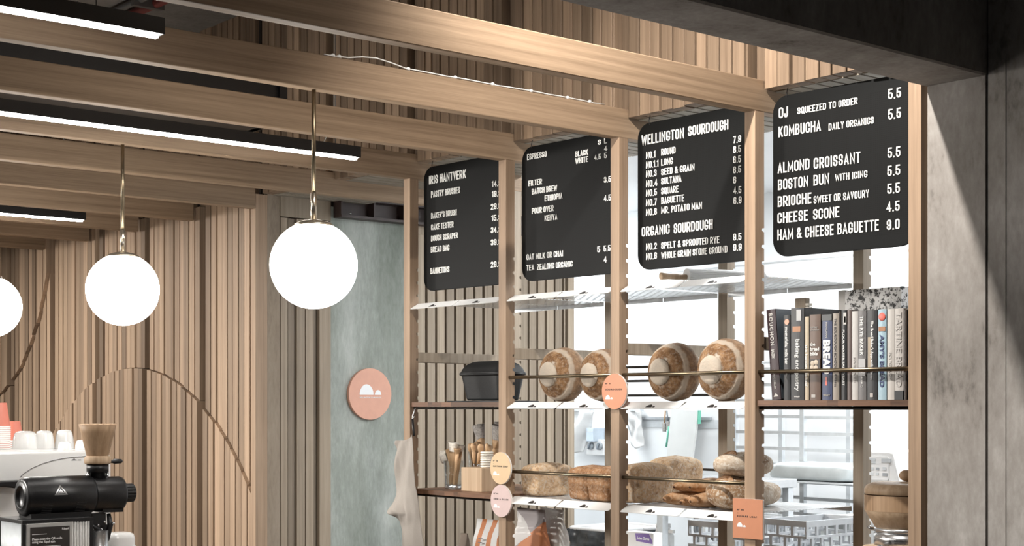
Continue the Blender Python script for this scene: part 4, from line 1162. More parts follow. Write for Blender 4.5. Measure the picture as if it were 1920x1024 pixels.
# cast iron pan with its domed lid
t = thing('iron_loaf_pot', 'black cast iron loaf pot with domed lid on the reddish shelf board', 'pot', (0.235, 0.27, E+0.012))
mb = MB(); mb.box(-0.17, 0.17, -0.10, 0.10, 0.0, 0.006); mb.build('trivet', CAST, t, bevel=0.002)
def pan_ring(z, sx, sy, r): return [(u, v, z) for u, v in rrect(-sx, sx, -sy, sy, r, 6)]
def loft(mb, rings, smooth=True):
    n = len(rings[0]); vs = [p for r_ in rings for p in r_]; fs = []
    for k in range(len(rings)-1):
        for i in range(n):
            j = (i+1) % n; fs.append((k*n+i, k*n+j, (k+1)*n+j, (k+1)*n+i))
    fs.append(tuple(range(n))[::-1]); fs.append(tuple(range((len(rings)-1)*n, len(rings)*n)))
    mb.add(vs, fs, smooth)
mb = MB(); loft(mb, [pan_ring(0.007, 0.106, 0.050, 0.02), pan_ring(0.012, 0.112, 0.056, 0.024), pan_ring(0.107, 0.130, 0.070, 0.028), pan_ring(0.109, 0.138, 0.077, 0.03), pan_ring(0.116, 0.138, 0.077, 0.03)], False); mb.build('pot_body', CAST, t, bevel=0.003)
mb = MB(); loft(mb, [pan_ring(0.1165, 0.139, 0.078, 0.03), pan_ring(0.120, 0.134, 0.074, 0.03), pan_ring(0.135, 0.128, 0.068, 0.03), pan_ring(0.152, 0.116, 0.056, 0.03), pan_ring(0.162, 0.098, 0.040, 0.03), pan_ring(0.166, 0.07, 0.02, 0.015)]); mb.build('lid', CAST, t)
mb = MB(); mb.tube([(0.137, -0.03, 0.112), (0.160, -0.022, 0.113), (0.160, 0.022, 0.113), (0.137, 0.03, 0.112)], 0.006, 10); mb.tube([(-0.137, -0.03, 0.112), (-0.160, -0.022, 0.113), (-0.160, 0.022, 0.113), (-0.137, 0.03, 0.112)], 0.006, 10); mb.build('handle', CAST, t)

# ---- jars and brushes
SHZ = E-0.334
def jar(x, y, r0, r1, h, label, base=True):
    t = thing('glass_jar', label, 'glass jar', (x, y, SHZ))
    mb = MB(); mb.lathe([(0.0005, 0.004), (r0, 0.004), (r0+0.001, 0.006), (r1, h), (r1-0.0022, h), (r0-0.0022, 0.016), (0.0005, 0.013)], 36, 2, True, False); mb.build('glass', GLASS, t)
    mb = MB(); mb.lathe([(r0+0.0008, 0.0), (r0+0.0014, 0.002), (r0+0.0014, 0.018), (r0+0.0006, 0.018)], 36); mb.build('thick_base', STEEL, t)
    return t
J1 = (0.162, 0.13); J2 = (0.190, 0.225); J3 = (0.238, 0.262)
jar(*J1, 0.034, 0.042, 0.112, 'clear glass jar of flat wooden pastry brushes, first on the shelf')
jar(*J2, 0.030, 0.037, 0.148, 'clear glass jar of round wooden brushes behind the pale wood block')
jar(*J3, 0.032, 0.038, 0.150, 'tall clear glass jar holding the grey horsehair brushes')
def flat_brush(base, tip, label, head='side', w=0.012, bw=0.030, bl=0.034, mat=BRISTLE):
    b = Vector(base); e = Vector(tip)
    d = (e-b); ln = d.length
    t = thing('pastry_brush', label, 'brush', b, 0, 'brushes in jars')
    t.rotation_euler = aim(d)
    mb = MB(); mb.tint = R.uniform(0.2, 0.9)
    loft(mb, [[(u, v, z) for u, v in rrect(-a_, a_, -0.005, 0.005, 0.004, 3)] for z, a_ in ((0, 0.004), (0.01, w*0.55), (ln*0.45, w*0.75), (ln*0.75, w*0.9), (ln, w*1.15))])
    mb.build('handle', BRUSHWOOD, t)
    mb = MB()
    if head == 'side':
        def F(u, v): return (-w-0.038*v+0.004*noise.noise(Vector((u*30, v*5, ln*50))), 0.009*math.cos(2*PI*u)*(1+0.5*v), ln-0.022+0.020*math.sin(2*PI*u)*(1+0.35*v))
    else:
        def F(u, v): return (bw/2*math.cos(2*PI*u)*(1+0.45*v), 0.010*math.sin(2*PI*u)*(1+0.6*v), ln+bl*v+0.003*noise.noise(Vector((u*40, v, ln*40))))
    mb.grid(F, 40, 6, True, True)
    o = len(mb.v)-40; mb.f.append(list(range(o, o+40))); mb.mi.append(0); mb.t.append(0.5); mb.sm.append(False)
    mb.build('bristles', mat, t)
    return t
x, y = J1; z0 = SHZ+0.016
flat_brush((x+0.012, y, z0), (x-0.026, y-0.01, SHZ+0.158), 'wooden pastry brush with its cream bristles sticking out sideways from the jar', 'side')
flat_brush((x-0.006, y-0.012, z0), (x+0.012, y-0.014, SHZ+0.150), 'broad wooden pastry brush with white bristles standing in the middle of the first jar', 'top', 0.014, 0.038, 0.036)
flat_brush((x+0.004, y+0.008, z0), (x+0.028, y+0.010, SHZ+0.150), 'slim wooden pastry brush leaning in the first jar behind the broad one', 'top', 0.010, 0.020, 0.024)
flat_brush((x+0.014, y-0.012, z0), (x+0.040, y-0.016, SHZ+0.142), 'slim wooden pastry brush leaning out of the first jar towards the wood block', 'top', 0.010, 0.020, 0.020, BRUSHWOOD)
def turned_brush(base, tip, label, bristle=None, bw=0.03, bl=0.06):
    b = Vector(base); e = Vector(tip); d = e-b; ln = d.length
    t = thing('turned_brush', label, 'brush', b, 0, 'brushes in jars'); t.rotation_euler = aim(d)
    mb = MB(); mb.tint = R.uniform(0.3, 0.9)
    mb.lathe([(0.0005, 0), (0.005, 0.001), (0.0055, ln*0.5), (0.007, ln*0.72), (0.0125, ln*0.84), (0.0145, ln*0.90), (0.010, ln*0.97), (0.0005, ln)], 20)
    mb.build('handle', BRUSHWOOD, t)
    if bristle:
        mb = MB(); mb.tint = 0.4
        loft(mb, [[(u, v, z) for u, v in rrect(-a_, a_, -0.010, 0.010, 0.006, 3)] for z, a_ in ((ln*0.94, 0.009), (ln+0.014, 0.015), (ln+0.03, 0.017))]); mb.build('ferrule_block', BRUSHWOOD, t)
        mb = MB(); L0 = ln+0.028
        def F(u, v): return (bw*math.cos(2*PI*u)*(0.85+0.45*v), 0.011*math.sin(2*PI*u)*(1+0.8*v), L0+bl*v+0.005*noise.noise(Vector((u*40, v, ln*40))))
        mb.grid(F, 48, 6, True, True); o = len(mb.v)-48; mb.f.append(list(range(o, o+48))); mb.mi.append(0); mb.t.append(0.5); mb.sm.append(False)
        mb.build('bristles', bristle, t)
    return t
x, y = J2
turned_brush((x-0.008, y, z0), (x-0.034, y-0.006, SHZ+0.182), 'knob-ended wooden brush leaning out of the second jar over the first')
turned_brush((x, y+0.006, z0), (x-0.004, y+0.004, SHZ+0.190), 'knob-ended wooden brush upright in the second jar')
turned_brush((x+0.006, y-0.01, z0), (x+0.020, y-0.014, SHZ+0.186), 'knob-ended wooden brush leaning towards the horsehair brushes')
turned_brush((x+0.010, y-0.004, z0), (x+0.006, y-0.020, SHZ+0.172), 'shorter knob-ended wooden brush in front in the second jar')
x, y = J3
turned_brush((x-0.008, y-0.006, z0), (x-0.046, y-0.012, SHZ+0.170), 'wide grey horsehair brush, the first of the fan in the tall jar', GREYBRIS, 0.024, 0.056)
turned_brush((x+0.002, y+0.012, z0), (x+0.002, y+0.030, SHZ+0.176), 'narrow grey horsehair brush, the middle of the fan in the tall jar', GREYBRIS, 0.018, 0.060)
turned_brush((x+0.010, y-0.008, z0), (x+0.044, y-0.014, SHZ+0.168), 'wide dark horsehair brush, the last of the fan, against the post', GREYBRIS, 0.025, 0.058)
# pale wood block with cake testers and a white coil brush
t = thing('wood_block', 'pale square wood block holding turned cake testers beside the yellow sign', 'block', (0.350, 0.105, SHZ))
mb = MB(); mb.box(-0.052, 0.075, -0.045, 0.045, 0, 0.092); mb.build('block', BEECH, t, bevel=0.002)
for k, (dx, dy, tx, ty, h) in enumerate(((-0.028, 0, -0.030, 0, 0.075), (-0.016, 0.012, 0.004, 0.01, 0.07), (0.002, -0.01, 0.022, -0.008, 0.078), (0.020, 0.01, 0.044, 0.012, 0.07))):
    t = thing('cake_tester', 'turned wooden cake tester standing in the pale wood block', 'cake tester', (0.350+dx, 0.105+dy, SHZ+0.086), 0, 'cake testers in the wood block')
    d = Vector((tx-dx, ty-dy, h)); t.rotation_euler = aim(d)
    mb = MB(); mb.lathe([(0.0012, 0.0), (0.0012, 0.022)], 8); mb.build('needle', STEEL, t)
    mb = MB(); mb.tint = 0.5; mb.lathe([(0.0005, 0.02), (0.004, 0.021), (0.0065, 0.045), (0.008, 0.062), (0.005, 0.068), (0.011, 0.078), (0.0135, 0.088), (0.010, 0.098), (0.0005, 0.101)], 20); mb.build('turned_handle', BRUSHWOOD, t)
t = thing('coil_brush', 'white coiled bristle brush lying on the wood block behind the yellow sign', 'brush', (0.402, 0.105, SHZ+0.0925))
mb = MB()
for k in range(7): mb.lathe([(0.0005, 0.009*k), (0.024, 0.009*k+0.001), (0.026, 0.009*k+0.0045), (0.024, 0.009*k+0.008), (0.0005, 0.009*k+0.009)], 24)
mb.build('coils', BRISTLE, t)
mb = MB(); mb.lathe([(0.0005, 0.063), (0.006, 0.063), (0.007, 0.09), (0.0005, 0.095)], 16); mb.build('handle', BRUSHWOOD, t)
t = thing('white_bench_brush', 'long white bench brush lying behind the post at the back of the brush shelf', 'brush', (0.42, 0.40, SHZ))
t.rotation_euler = (0, 0, math.radians(15))
mb = MB(); mb.box(-0.10, 0.085, -0.02, 0.02, 0.0, 0.052); mb.build('bristles', BRISTLE, t, bevel=0.008)
mb = MB(); mb.tint = 0.3; mb.box(-0.12, 0.12, -0.016, 0.016, 0.052, 0.068); mb.build('handle', BRUSHWOOD, t, bevel=0.006)

# ---- linen towel on its hook
h = oy(776, 815, -0.02)
t = thing('hanging_towel', 'grey linen towel hanging by a black loop from a hook under the shelf board', 'towel', (h.x, -0.02, h.z))
hk = oy(784, 762, 0.024); rel_ = hk-h; zt = E+0.012-0.0235-h.z
kx_ = rel_.x
mb = MB()
mb.tube([(kx_, 0.044, zt-0.006), (kx_, 0.036, zt+0.004), (kx_-0.004, 0.030, zt-0.004), (kx_-0.008, 0.022, zt-0.034), (kx_-0.004, 0.020, zt-0.046), (kx_+0.004, 0.022, zt-0.032)], 0.0018, 8); mb.build('hook', STEEL, t)
mb = MB(); mb.tube([(kx_-0.005, 0.020, zt-0.044), ((kx_-0.005)*0.6, 0.012, (zt-0.044)*0.6), (0.0, 0.0, -0.004)], 0.0045, 8); mb.build('loop', BLACKM, t)
# rows down the cloth: height below the loop, start edge, end edge (metres)
ROWS = [(0.000, -0.006, 0.004), (0.016, -0.060, 0.008), (0.024, -0.112, 0.012), (0.10, -0.096, 0.026), (0.20, -0.104, 0.044), (0.27, -0.086, 0.064), (0.31, -0.045, 0.070), (0.36, -0.080, 0.080), (0.45, -0.060, 0.100), (0.56, -0.020, 0.122)]
def row(s):
    s *= len(ROWS)-1; k = min(int(s), len(ROWS)-2); f = s-k
    return [ROWS[k][q]*(1-f)+ROWS[k+1][q]*f for q in range(3)]
def towel(u, v):
    d, xl, xr = row(v)
    x = xl+(xr-xl)*u
    # top edge falls away from the loop; long folds radiate from it
    z = -d-0.020*(1-u)*max(0, 1-v*4)
    ang = (x+0.002)/(d+0.05)
    fold = math.sin(ang*9.0+0.6)*min(1, d*7)
    y = -0.012-0.016*fold-0.03*min(1, d*4)*math.sin(PI*u)
    if u < 0.6: y -= 0.07*math.exp(-((d-0.29)/0.045)**2)*(0.6-u)*2
    if u < 0.35: z -= 0.03*math.exp(-((d-0.27)/0.04)**2)*(0.35-u)*2.8
    return (x, y+0.003*noise.noise(Vector((u*7, v*12, 1))), z)
mb = MB(); mb.grid(towel, 60, 80); o = mb.build('linen_cloth', LINEN, t); m = o.modifiers.new('thick', 'SOLIDIFY'); m.thickness = 0.002; m.offset = 0

# ---- paper bags on the low shelf
LZ = E-0.70
def paper_bag(x, y, w, d, h, label, rot=0, bulge=0.012, lean=0.0, seed=1, body=PAPERBAG):
    t = thing('paper_bag', label, 'bag', (x, y, LZ), math.radians(rot), 'bags on the low shelf')
    mb = MB()
    rings = []
    for k in range(15):
        s = k/14; f = 1-s**3*0.92
        ring = []
        for u, v in rrect(-w/2, w/2, -d/2*max(0.06, 1-s**2.2), d/2*max(0.06, 1-s**2.2), min(0.008, d/2*max(0.06, 1-s**2.2)*0.9), 4):
            q = Vector((u*(1+0.05*math.sin(s*PI)), v, s*h))
            q.x += 0.006*noise.noise(q*18+Vector((seed, 0, 0))); q.y += bulge*0.8*noise.noise(q*14+Vector((0, seed, 0)))+lean*s
            q.z += 0.010*noise.noise(q*9+Vector((0, 0, seed)))*s
            ring.append(q)
        rings.append(ring)
    loft(mb, rings); mb.build('paper', body, t)
    return t
def bag_print(t, pts, mat, y, name, x_off=0, th=0.0015):
    mb = MB(); mb.prism(pts, 1, y, y+th); return mb.build(name, mat, t)
p = oy(907, 975, 0.13)
t1 = paper_bag(p.x, 0.16, 0.15, 0.07, p.z-LZ, 'white paper bag with two orange curved stripes under the brush shelf', 0, body=STRIPEBAG)
def curve_band(x0a, x1a, x0b, x1b, z0, z1, n=10, k=0.02):
    l = [(x0a+(x0b-x0a)*i/n+k*math.sin(PI*i/n), z0+(z1-z0)*i/n) for i in range(n+1)]
    r_ = [(x1a+(x1b-x1a)*i/n+k*math.sin(PI*i/n), z0+(z1-z0)*i/n) for i in range(n+1)]
    return l+r_[::-1]
hh = p.z-LZ
for k, (zz, ww) in enumerate(((0.70, 0.03), (0.64, 0.026), (0.56, 0.034), (0.50, 0.02))):
    mb = MB(); mb.box(-0.020-0.003*k, -0.020-0.003*k+ww*0.6, -0.0405, -0.034, hh*zz, hh*zz+0.003); mb.build('printed_line', GREYDIAL, t1)
p = oy(1002, 948, 0.10)
t2 = paper_bag(p.x-0.07, 0.13, 0.16, 0.06, p.z-LZ-0.015, 'lilac-grey patterned paper bag with an orange folded flap below the loaf tray', 0, 0.02, 0.02, 4, FLAPBAG)
hh = p.z-LZ-0.015
p = oy(1036, 952, 0.22)
paper_bag(p.x, 0.22, 0.115, 0.08, p.z-LZ, 'plain white crumpled paper bag under the loaf trays', 10, 0.03, 0.0, 9)
p = oy(868, 1000, 0.30)
paper_bag(p.x+0.01, 0.30, 0.05, 0.05, p.z-LZ, 'small brown paper bag peeping from behind the orange striped bag', 0, 0.01, 0.0, 15, BROWNBAG)

# ================================================================== BOOKS
BZ = E+0.0155
BK = {}
def bookmat(name, col, rough=0.45):
    if name not in BK: BK[name] = plain('cover_'+name, col, rough, vary=0.06, scale=20)
    return BK[name]
def book(xl, xr, ytop, dep, mat, label, lean=0.0, y=0.034, name='book', extra=None, px_y=745):
    a = oy(xl, px_y, y); b = oy(xr, px_y, y)
    w = b.x-a.x; s = depth((a+b)/2)
    hgt = (750.5-ytop)/FPX*s
    t = thing(name, label, 'book', (a.x, y, BZ), 0, 'cookbooks on the laminated board')
    if lean: t.rotation_euler = (0, math.radians(lean), 0)
    c = min(0.0022, w*0.14)
    mb = MB()
    mb.box(0, c, 0.002, dep, 0, hgt); mb.box(w-c, w, 0.002, dep, 0, hgt)
    n = 6
    sp = [(w*k/n, 0.002-0.0018*math.sin(PI*k/n)) for k in range(n+1)]
    mb.prism(sp+[(w, 0.005), (0, 0.005)], 2, 0, hgt)
    cov = mb.build('cover', mat, t)
    mb = MB(); mb.box(c+0.0002, w-c-0.0002, 0.006, dep-0.004, 0.003, hgt-0.003); mb.build('pages', PAGES, t)
    return cov, w, hgt
def spine_text(b, body, mat, f0, f1, frac=0.6, bold=0.02, off=0.0, space=1.0):
    """title running down the spine between heights f0 (top) and f1 (bottom), fractions of the height from its foot"""
    t, w, h = b
    hh_ = w*frac
    # runs downwards: right = -Z, up = +X
    lettering(body, mat, t, (w*0.5-hh_/2+off*w, -0.0004, h*f0), (0, 0, -1), (1, 0, 0), w=h*(f0-f1), h=hh_, thick=0.0008, bold=bold, name='spine_title', space=space)
def spine_flat(b, body, mat, zf, hf, wf=0.8, bold=0.02):
    t, w, h = b
    lettering(body, mat, t, (w*(1-wf)/2, -0.0004, h*zf), (1, 0, 0), (0, 0, 1), w=w*wf, h=h*hf, thick=0.0008, bold=bold, name='spine_title')
def spine_patch(b, x0, x1, z0, z1, mat, name='spine_panel', th=0.0006):
    t, w, h = b
    mb = MB(); mb.box(w*x0, w*x1, -th, 0.003, h*z0, h*z1); return mb.build(name, mat, t)
INKW = plain('white_title', (0.78, 0.78, 0.76), 0.5); INKG = plain('grey_title', (0.42, 0.40, 0.38), 0.5); INKD = plain('dark_title', (0.05, 0.045, 0.05), 0.5); INKP = plain('pale_title', (0.55, 0.53, 0.50), 0.5); INKB = plain('navy_title', (0.03, 0.05, 0.14), 0.5)
b = book(1447, 1463.5, 580, 0.235, bookmat('aubergine', (0.045, 0.026, 0.03)), 'dark plum cookbook leaning sideways at the start of the row', -4.6)
spine_text(b, 'BOUCHON', INKP, 0.955, 0.60, 0.42, space=1.3); spine_text(b, 'BAKERY', INKP, 0.555, 0.455, 0.34, 0.03); spine_text(b, 'THOMAS KELLER', INKP, 0.34, 0.12, 0.2, 0.0)
t, w, h = b
mb = MB(); mb.prism([(w*0.25, h*0.035), (w*0.8, h*0.035), (w*0.52, h*0.075)], 1, -0.0006, 0.002); mb.build('spine_mark', INKP, t)
mb = MB(); mb.box(w, w+0.0008, 0.006, 0.234, 0.002, h-0.002); mb.build('jacket_side', bookmat('slate', (0.10, 0.12, 0.14), 0.35), t)
b = book(1469, 1481.5, 591, 0.20, bookmat('black', (0.012, 0.013, 0.015)), 'black cookbook with a small pink disc at the head of its spine')
spine_text(b, 'momofuku milk bar', INKW, 0.86, 0.42, 0.50, 0.015)
t, w, h = b
mb = MB(); mb.prism([(w/2+w*0.33*math.cos(2*PI*k/24), h*0.92+w*0.33*math.sin(2*PI*k/24)) for k in range(24)], 1, -0.0006, 0.002); mb.build('pink_disc', PEACH, t)
spine_text(b, 'christina tosi', INKG, 0.36, 0.24, 0.28, 0.0)
b = book(1482.5, 1507, 577.5, 0.245, bookmat('black', None), 'thick glossy black baking textbook, the tallest spine in the row')
spine_text(b, 'baking and pastry', INKW, 0.66, 0.10, 0.40, 0.012); spine_flat(b, 'WILEY', INKW, 0.03, 0.014, 0.45)
spine_patch(b, 0.15, 0.75, 0.74, 0.80, bookmat('rust', (0.35, 0.15, 0.06))); spine_patch(b, 0.45, 0.8, 0.86, 0.98, bookmat('silver', (0.4, 0.4, 0.4)))
b = book(1508.5, 1516, 594, 0.19, bookmat('cream', (0.46, 0.385, 0.28)), 'thin cream book squeezed between black textbook and brown one')
spine_text(b, 'the handmade loaf', INKW, 0.66, 0.16, 0.55, 0.02)
b = book(1517.5, 1538, 590, 0.20, bookmat('brown', (0.105, 0.062, 0.042)), 'brown cookbook with white stacked title and a picture of rolls')
spine_flat(b, 'rose levy\nberanbaum', INKG, 0.81, 0.055, 0.8, 0.0); spine_flat(b, 'the\nbread\nbible', INKW, 0.52, 0.155, 0.82, 0.02)
t, w, h = b
spine_patch(b, 0.03, 0.97, 0.33, 0.48, bookmat('dark_brown', (0.03, 0.02, 0.015)))
for k, (u, v) in enumerate(((0.3, 0.43), (0.62, 0.44), (0.25, 0.38), (0.6, 0.375))):
    mb = MB(); mb.ball((w*u, -0.0004, h*v), w*0.2, 0.0012, w*0.2, 14, 8); mb.build('picture_roll', bookmat('roll', (0.5, 0.42, 0.33)), t)
spine_patch(b, 0.2, 0.55, 0.03, 0.065, INKG, 'spine_mark')
b = book(1541, 1559.5, 590, 0.20, bookmat('navy', (0.035, 0.05, 0.115)), 'navy cookbook with large white vertical letters')
spine_patch(b, 0, 1, 0.93, 1.0, bookmat('charcoal', (0.05, 0.055, 0.06)), 'head_band')
spine_text(b, 'BREAD', INKW, 0.70, 0.30, 0.72, 0.05); spine_text(b, 'HAMELMAN', INKP, 0.91, 0.73, 0.16, 0.0); spine_patch(b, 0.35, 0.55, 0.17, 0.27, REDBTN, 'red_subtitle'); spine_flat(b, 'WILEY', INKG, 0.045, 0.022, 0.7)
b = book(1560.5, 1572, 588, 0.20, bookmat('taupe', (0.27, 0.235, 0.20)), 'taupe cookbook with thin dark lettering beside the navy one')
spine_text(b, 'THE SOURDOUGH SCHOOL', INKD, 0.94, 0.36, 0.34, 0.0); spine_text(b, 'KIMBELL', INKD, 0.30, 0.15, 0.25, 0.0)
b = book(1573, 1576.5, 584, 0.20, bookmat('dark_brown', (0.03, 0.02, 0.015)), 'very thin dark book beside the taupe one')
b = book(1577, 1587, 582, 0.21, bookmat('black', None), 'slim black cookbook with white capitals down its spine')
spine_text(b, 'FLOUR WATER SALT YEAST', INKW, 0.78, 0.16, 0.36, 0.015); spine_patch(b, 0.45, 1.0, 0.84, 0.97, bookmat('pale', (0.46, 0.445, 0.425))); spine_patch(b, 0.6, 0.9, 0.86, 0.93, REDBTN)
b = book(1588, 1596, 582, 0.21, bookmat('mauve', (0.12, 0.09, 0.082)), 'plain mauve-brown book without a readable title')
b = book(1597, 1608, 584, 0.20, bookmat('pale', (0.46, 0.445, 0.425)), 'off-white cookbook with faint grey lettering next to the grey one')
spine_text(b, 'SOURDOUGH', INKG, 0.48, 0.20, 0.34, 0.0)
b = book(1608.5, 1623.5, 583, 0.20, bookmat('grey', (0.13, 0.125, 0.125)), 'grey cookbook with white capitals and a picture at its foot')
spine_text(b, 'THE RYE BAKER', INKW, 0.94, 0.50, 0.42, 0.01); spine_patch(b, 0.08, 0.92, 0.27, 0.46, bookmat('silver', None)); spine_text(b, 'GINSBERG', INKW, 0.36, 0.14, 0.22, 0.0)
b = book(1625.5, 1644.5, 582, 0.215, bookmat('black', None), 'black cookbook with white script title and crust pictures')
spine_text(b, "The Bread Baker's Apprentice", INKW, 0.88, 0.34, 0.34, 0.02); spine_text(b, 'Reinhart', INKW, 0.32, 0.22, 0.28, 0.0); spine_patch(b, 0.1, 0.42, 0.36, 0.70, bookmat('crust', (0.35, 0.28, 0.2))); spine_patch(b, 0.3, 0.6, 0.03, 0.075, INKG, 'spine_mark')
b = book(1646, 1661.5, 581, 0.20, bookmat('sky', (0.30, 0.43, 0.50)), 'light blue cookbook with navy capitals and a red fruit at its head')
spine_text(b, "AMY'S BREAD", INKB, 0.72, 0.14, 0.52, 0.03); spine_patch(b, 0.1, 0.9, 0.76, 0.81, bookmat('rust', None)); 
t, w, h = b
mb = MB(); mb.ball((w*0.5, -0.0003, h*0.92), w*0.42, 0.0014, h*0.045, 18, 10); mb.build('picture_fruit', REDBTN, t)
b = book(1663, 1676.5, 580, 0.21, bookmat('bone', (0.46, 0.435, 0.405)), 'bone-white cookbook with faint lettering beside the blue one')
spine_text(b, 'SOURDOUGH', INKP, 0.52, 0.22, 0.28, 0.0)
b = book(1677, 1693.5, 579, 0.22, bookmat('stone', (0.40, 0.375, 0.35)), 'stone-grey cookbook with large pale capitals and a black foot')
spine_text(b, 'TARTINE BREAD', INKG, 0.96, 0.14, 0.62, 0.0); spine_patch(b, 0.0, 1.0, 0.0, 0.10, bookmat('black', None), 'black_foot'); 
b = book(1694.5, 1700, 582, 0.20, bookmat('dark_brown', None), 'thin dark brown book at the end of the row against the post')
# marbled box files behind the row
p = oy(1572, 545, 0.36)
t = thing('marbled_book', 'tall black and white marbled book standing behind the row, its top showing', 'book', (p.x, 0.36, BZ), math.radians(-3))
MARB = mottled('marbled_paper', ((0.02, 0.02, 0.02), (0.06, 0.06, 0.06), (0.75, 0.75, 0.75), (0.82, 0.82, 0.82)), (48, 110, 240), 0.5, 0.0, thr=(0.46, 0.51))
mb = MB(); mb.box(0, 0.028, 0, 0.16, 0, p.z-BZ); mb.build('spine_side', bookmat('pale', None), t)
mb = MB(); mb.box(0.028, 0.250, 0, 0.16, 0, p.z-BZ-0.002); mb.build('cover', MARB, t)
mb = MB(); mb.box(0.030, 0.248, 0.006, 0.154, p.z-BZ-0.003, p.z-BZ-0.0015); mb.build('pages', PAGES, t)
# striped bristle brush standing behind the first books
p = oy(1478, 556, 0.30)
t = thing('striped_brush', 'wooden bench brush with white bristles standing behind the black textbook', 'brush', (p.x, 0.40, BZ))
mb = MB(); mb.tint = 0.5; mb.box(-0.045, 0.0, -0.012, 0.012, 0.0, p.z-BZ); mb.build('wooden_back', GREYSLAT, t, bevel=0.003)
mb = MB(); 
for k in range(24): mb.box(0.0, 0.010, -0.012, 0.012, 0.05+0.0115*k, 0.058+0.0115*k)
mb.build('tufts', BRISTLE, t)

# ================================================================== GRAIN MILL
MX, MY = 2.185, 0.30
t = thing('grain_mill', 'wooden grain mill with round lid and steel band beside the end post', 'grain mill', (MX, MY, LZ))
zt = E-LZ
def zz_(d): return zt+d
rm = 0.126
mb = MB(); mb.tint = 0.45; mb.lathe([(0.0005, zz_(-0.372)), (0.094, zz_(-0.372)), (rm, zz_(-0.320)), (rm, zz_(-0.319))], 56); mb.mat = 0; mb.build('funnel', BEECH, t)
mb = MB(); mb.tint = 0.75; n = 10
for k in range(n):
    mb.tint = (0.15, 0.4, 0.28, 0.5, 0.2)[k % 5]
    a0, a1 = 2*PI*k/n, 2*PI*(k+1)/n
    mb.grid(lambda u, v: ((rm+0.0008)*math.cos(a0+(a1-a0)*u), (rm+0.0008)*math.sin(a0+(a1-a0)*u), zz_(-0.319)+0.047*v), 7, 2)
mb.tint = 0.3
mb.lathe([(rm, zz_(-0.272)), (rm-0.012, zz_(-0.272)), (rm-0.012, zz_(-0.30))], 56, cap=False)
mb.build('stave_ring', OAKTURN, t)
mb = MB(); mb.tint = 0.5; mb.lathe([(rm-0.004, zz_(-0.270)), (rm+0.001, zz_(-0.268)), (rm+0.001, zz_(-0.255)), (rm-0.006, zz_(-0.243)), (rm-0.022, zz_(-0.236)), (0.0005, zz_(-0.232))], 56); lid = mb.build('lid', BEECH, t)
mb = MB(Matrix.Translation((0, 0, zz_(-0.214)))); mb.ball((0, 0, 0), 0.024, 0.024, 0.018, 24, 14); mb.build('lid_knob', OAKTURN, lid)
mb = MB(); mb.lathe([(0.0005, zz_(-0.424)), (0.098, zz_(-0.424)), (0.099, zz_(-0.390)), (0.094, zz_(-0.390)), (0.094, zz_(-0.384)), (0.0975, zz_(-0.384)), (0.0975, zz_(-0.372)), (0.0005, zz_(-0.3725))], 56); band = mb.build('steel_band', STEEL, t)
mb = MB(); mb.tube([(-0.09, -0.02, zz_(-0.382)), (-0.112, -0.03, zz_(-0.380)), (-0.118, -0.03, zz_(-0.374))], 0.006, 10); mb.build('setting_lever', STEEL, band)
mb = MB(); mb.box(-0.10, 0.10, -0.10, 0.10, 0, zz_(-0.4245)); mb.build('mill_body', BEECH, t, bevel=0.012)
mb = MB(); mb.tube([(-0.02, -0.098, zz_(-0.432)), (-0.022, -0.125, zz_(-0.45)), (-0.024, -0.135, zz_(-0.49))], 0.016, 14); mb.build('flour_spout', STEEL, t)
# engraving wrapped on the band
vdir = Vector((CX-MX, CY-MY, 0)).normalized()
rt = Vector((-vdir.y, vdir.x, 0))
c0 = vdir*0.0992
def band_text(body, zc, w, h):
    vs, fs, asp = text_mesh(body, 0.02, 1.15)
    mb = MB(); a0 = math.atan2(vdir.y, vdir.x)-0.10; rb = 0.0992
    mb.add([((rb+v[2]*0.0006)*math.cos(a0+(v[0]-0.5)*w/rb), (rb+v[2]*0.0006)*math.sin(a0+(v[0]-0.5)*w/rb), zz_(zc)+v[1]*h) for v in vs], fs)
    mb.build('engraving', BLACKINK, band)
band_text('SALZBURGER', -0.4085, 0.056, 0.0055); band_text('GETREIDEM\u00dcHLEN', -0.4165, 0.056, 0.005)
mb = MB(); a0 = math.atan2(vdir.y, vdir.x)-0.52
mb.grid(lambda u, v: (0.0998*math.cos(a0+(u-0.5)*0.10*(1-v)), 0.0998*math.sin(a0+(u-0.5)*0.10*(1-v)), zz_(-0.417)+0.014*v), 5, 5); mb.build('emblem', BLACKINK, band)
# ================================================================== COFFEE BAR
CT = 0.90
t = thing('bar_counter', 'timber bar counter under the coffee machine and grinder', 'counter', (-1.5, -1.55, 0))
mb = MB(); mb.box(-1.9, 2.0, -0.45, 0.45, CT-0.04, CT); mb.build('worktop', CED_X, t, bevel=0.003)
mb = MB(); mb.box(-1.88, 1.98, -0.42, 0.40, 0, CT-0.04); mb.build('cabinet_body', GREYSLAT, t)

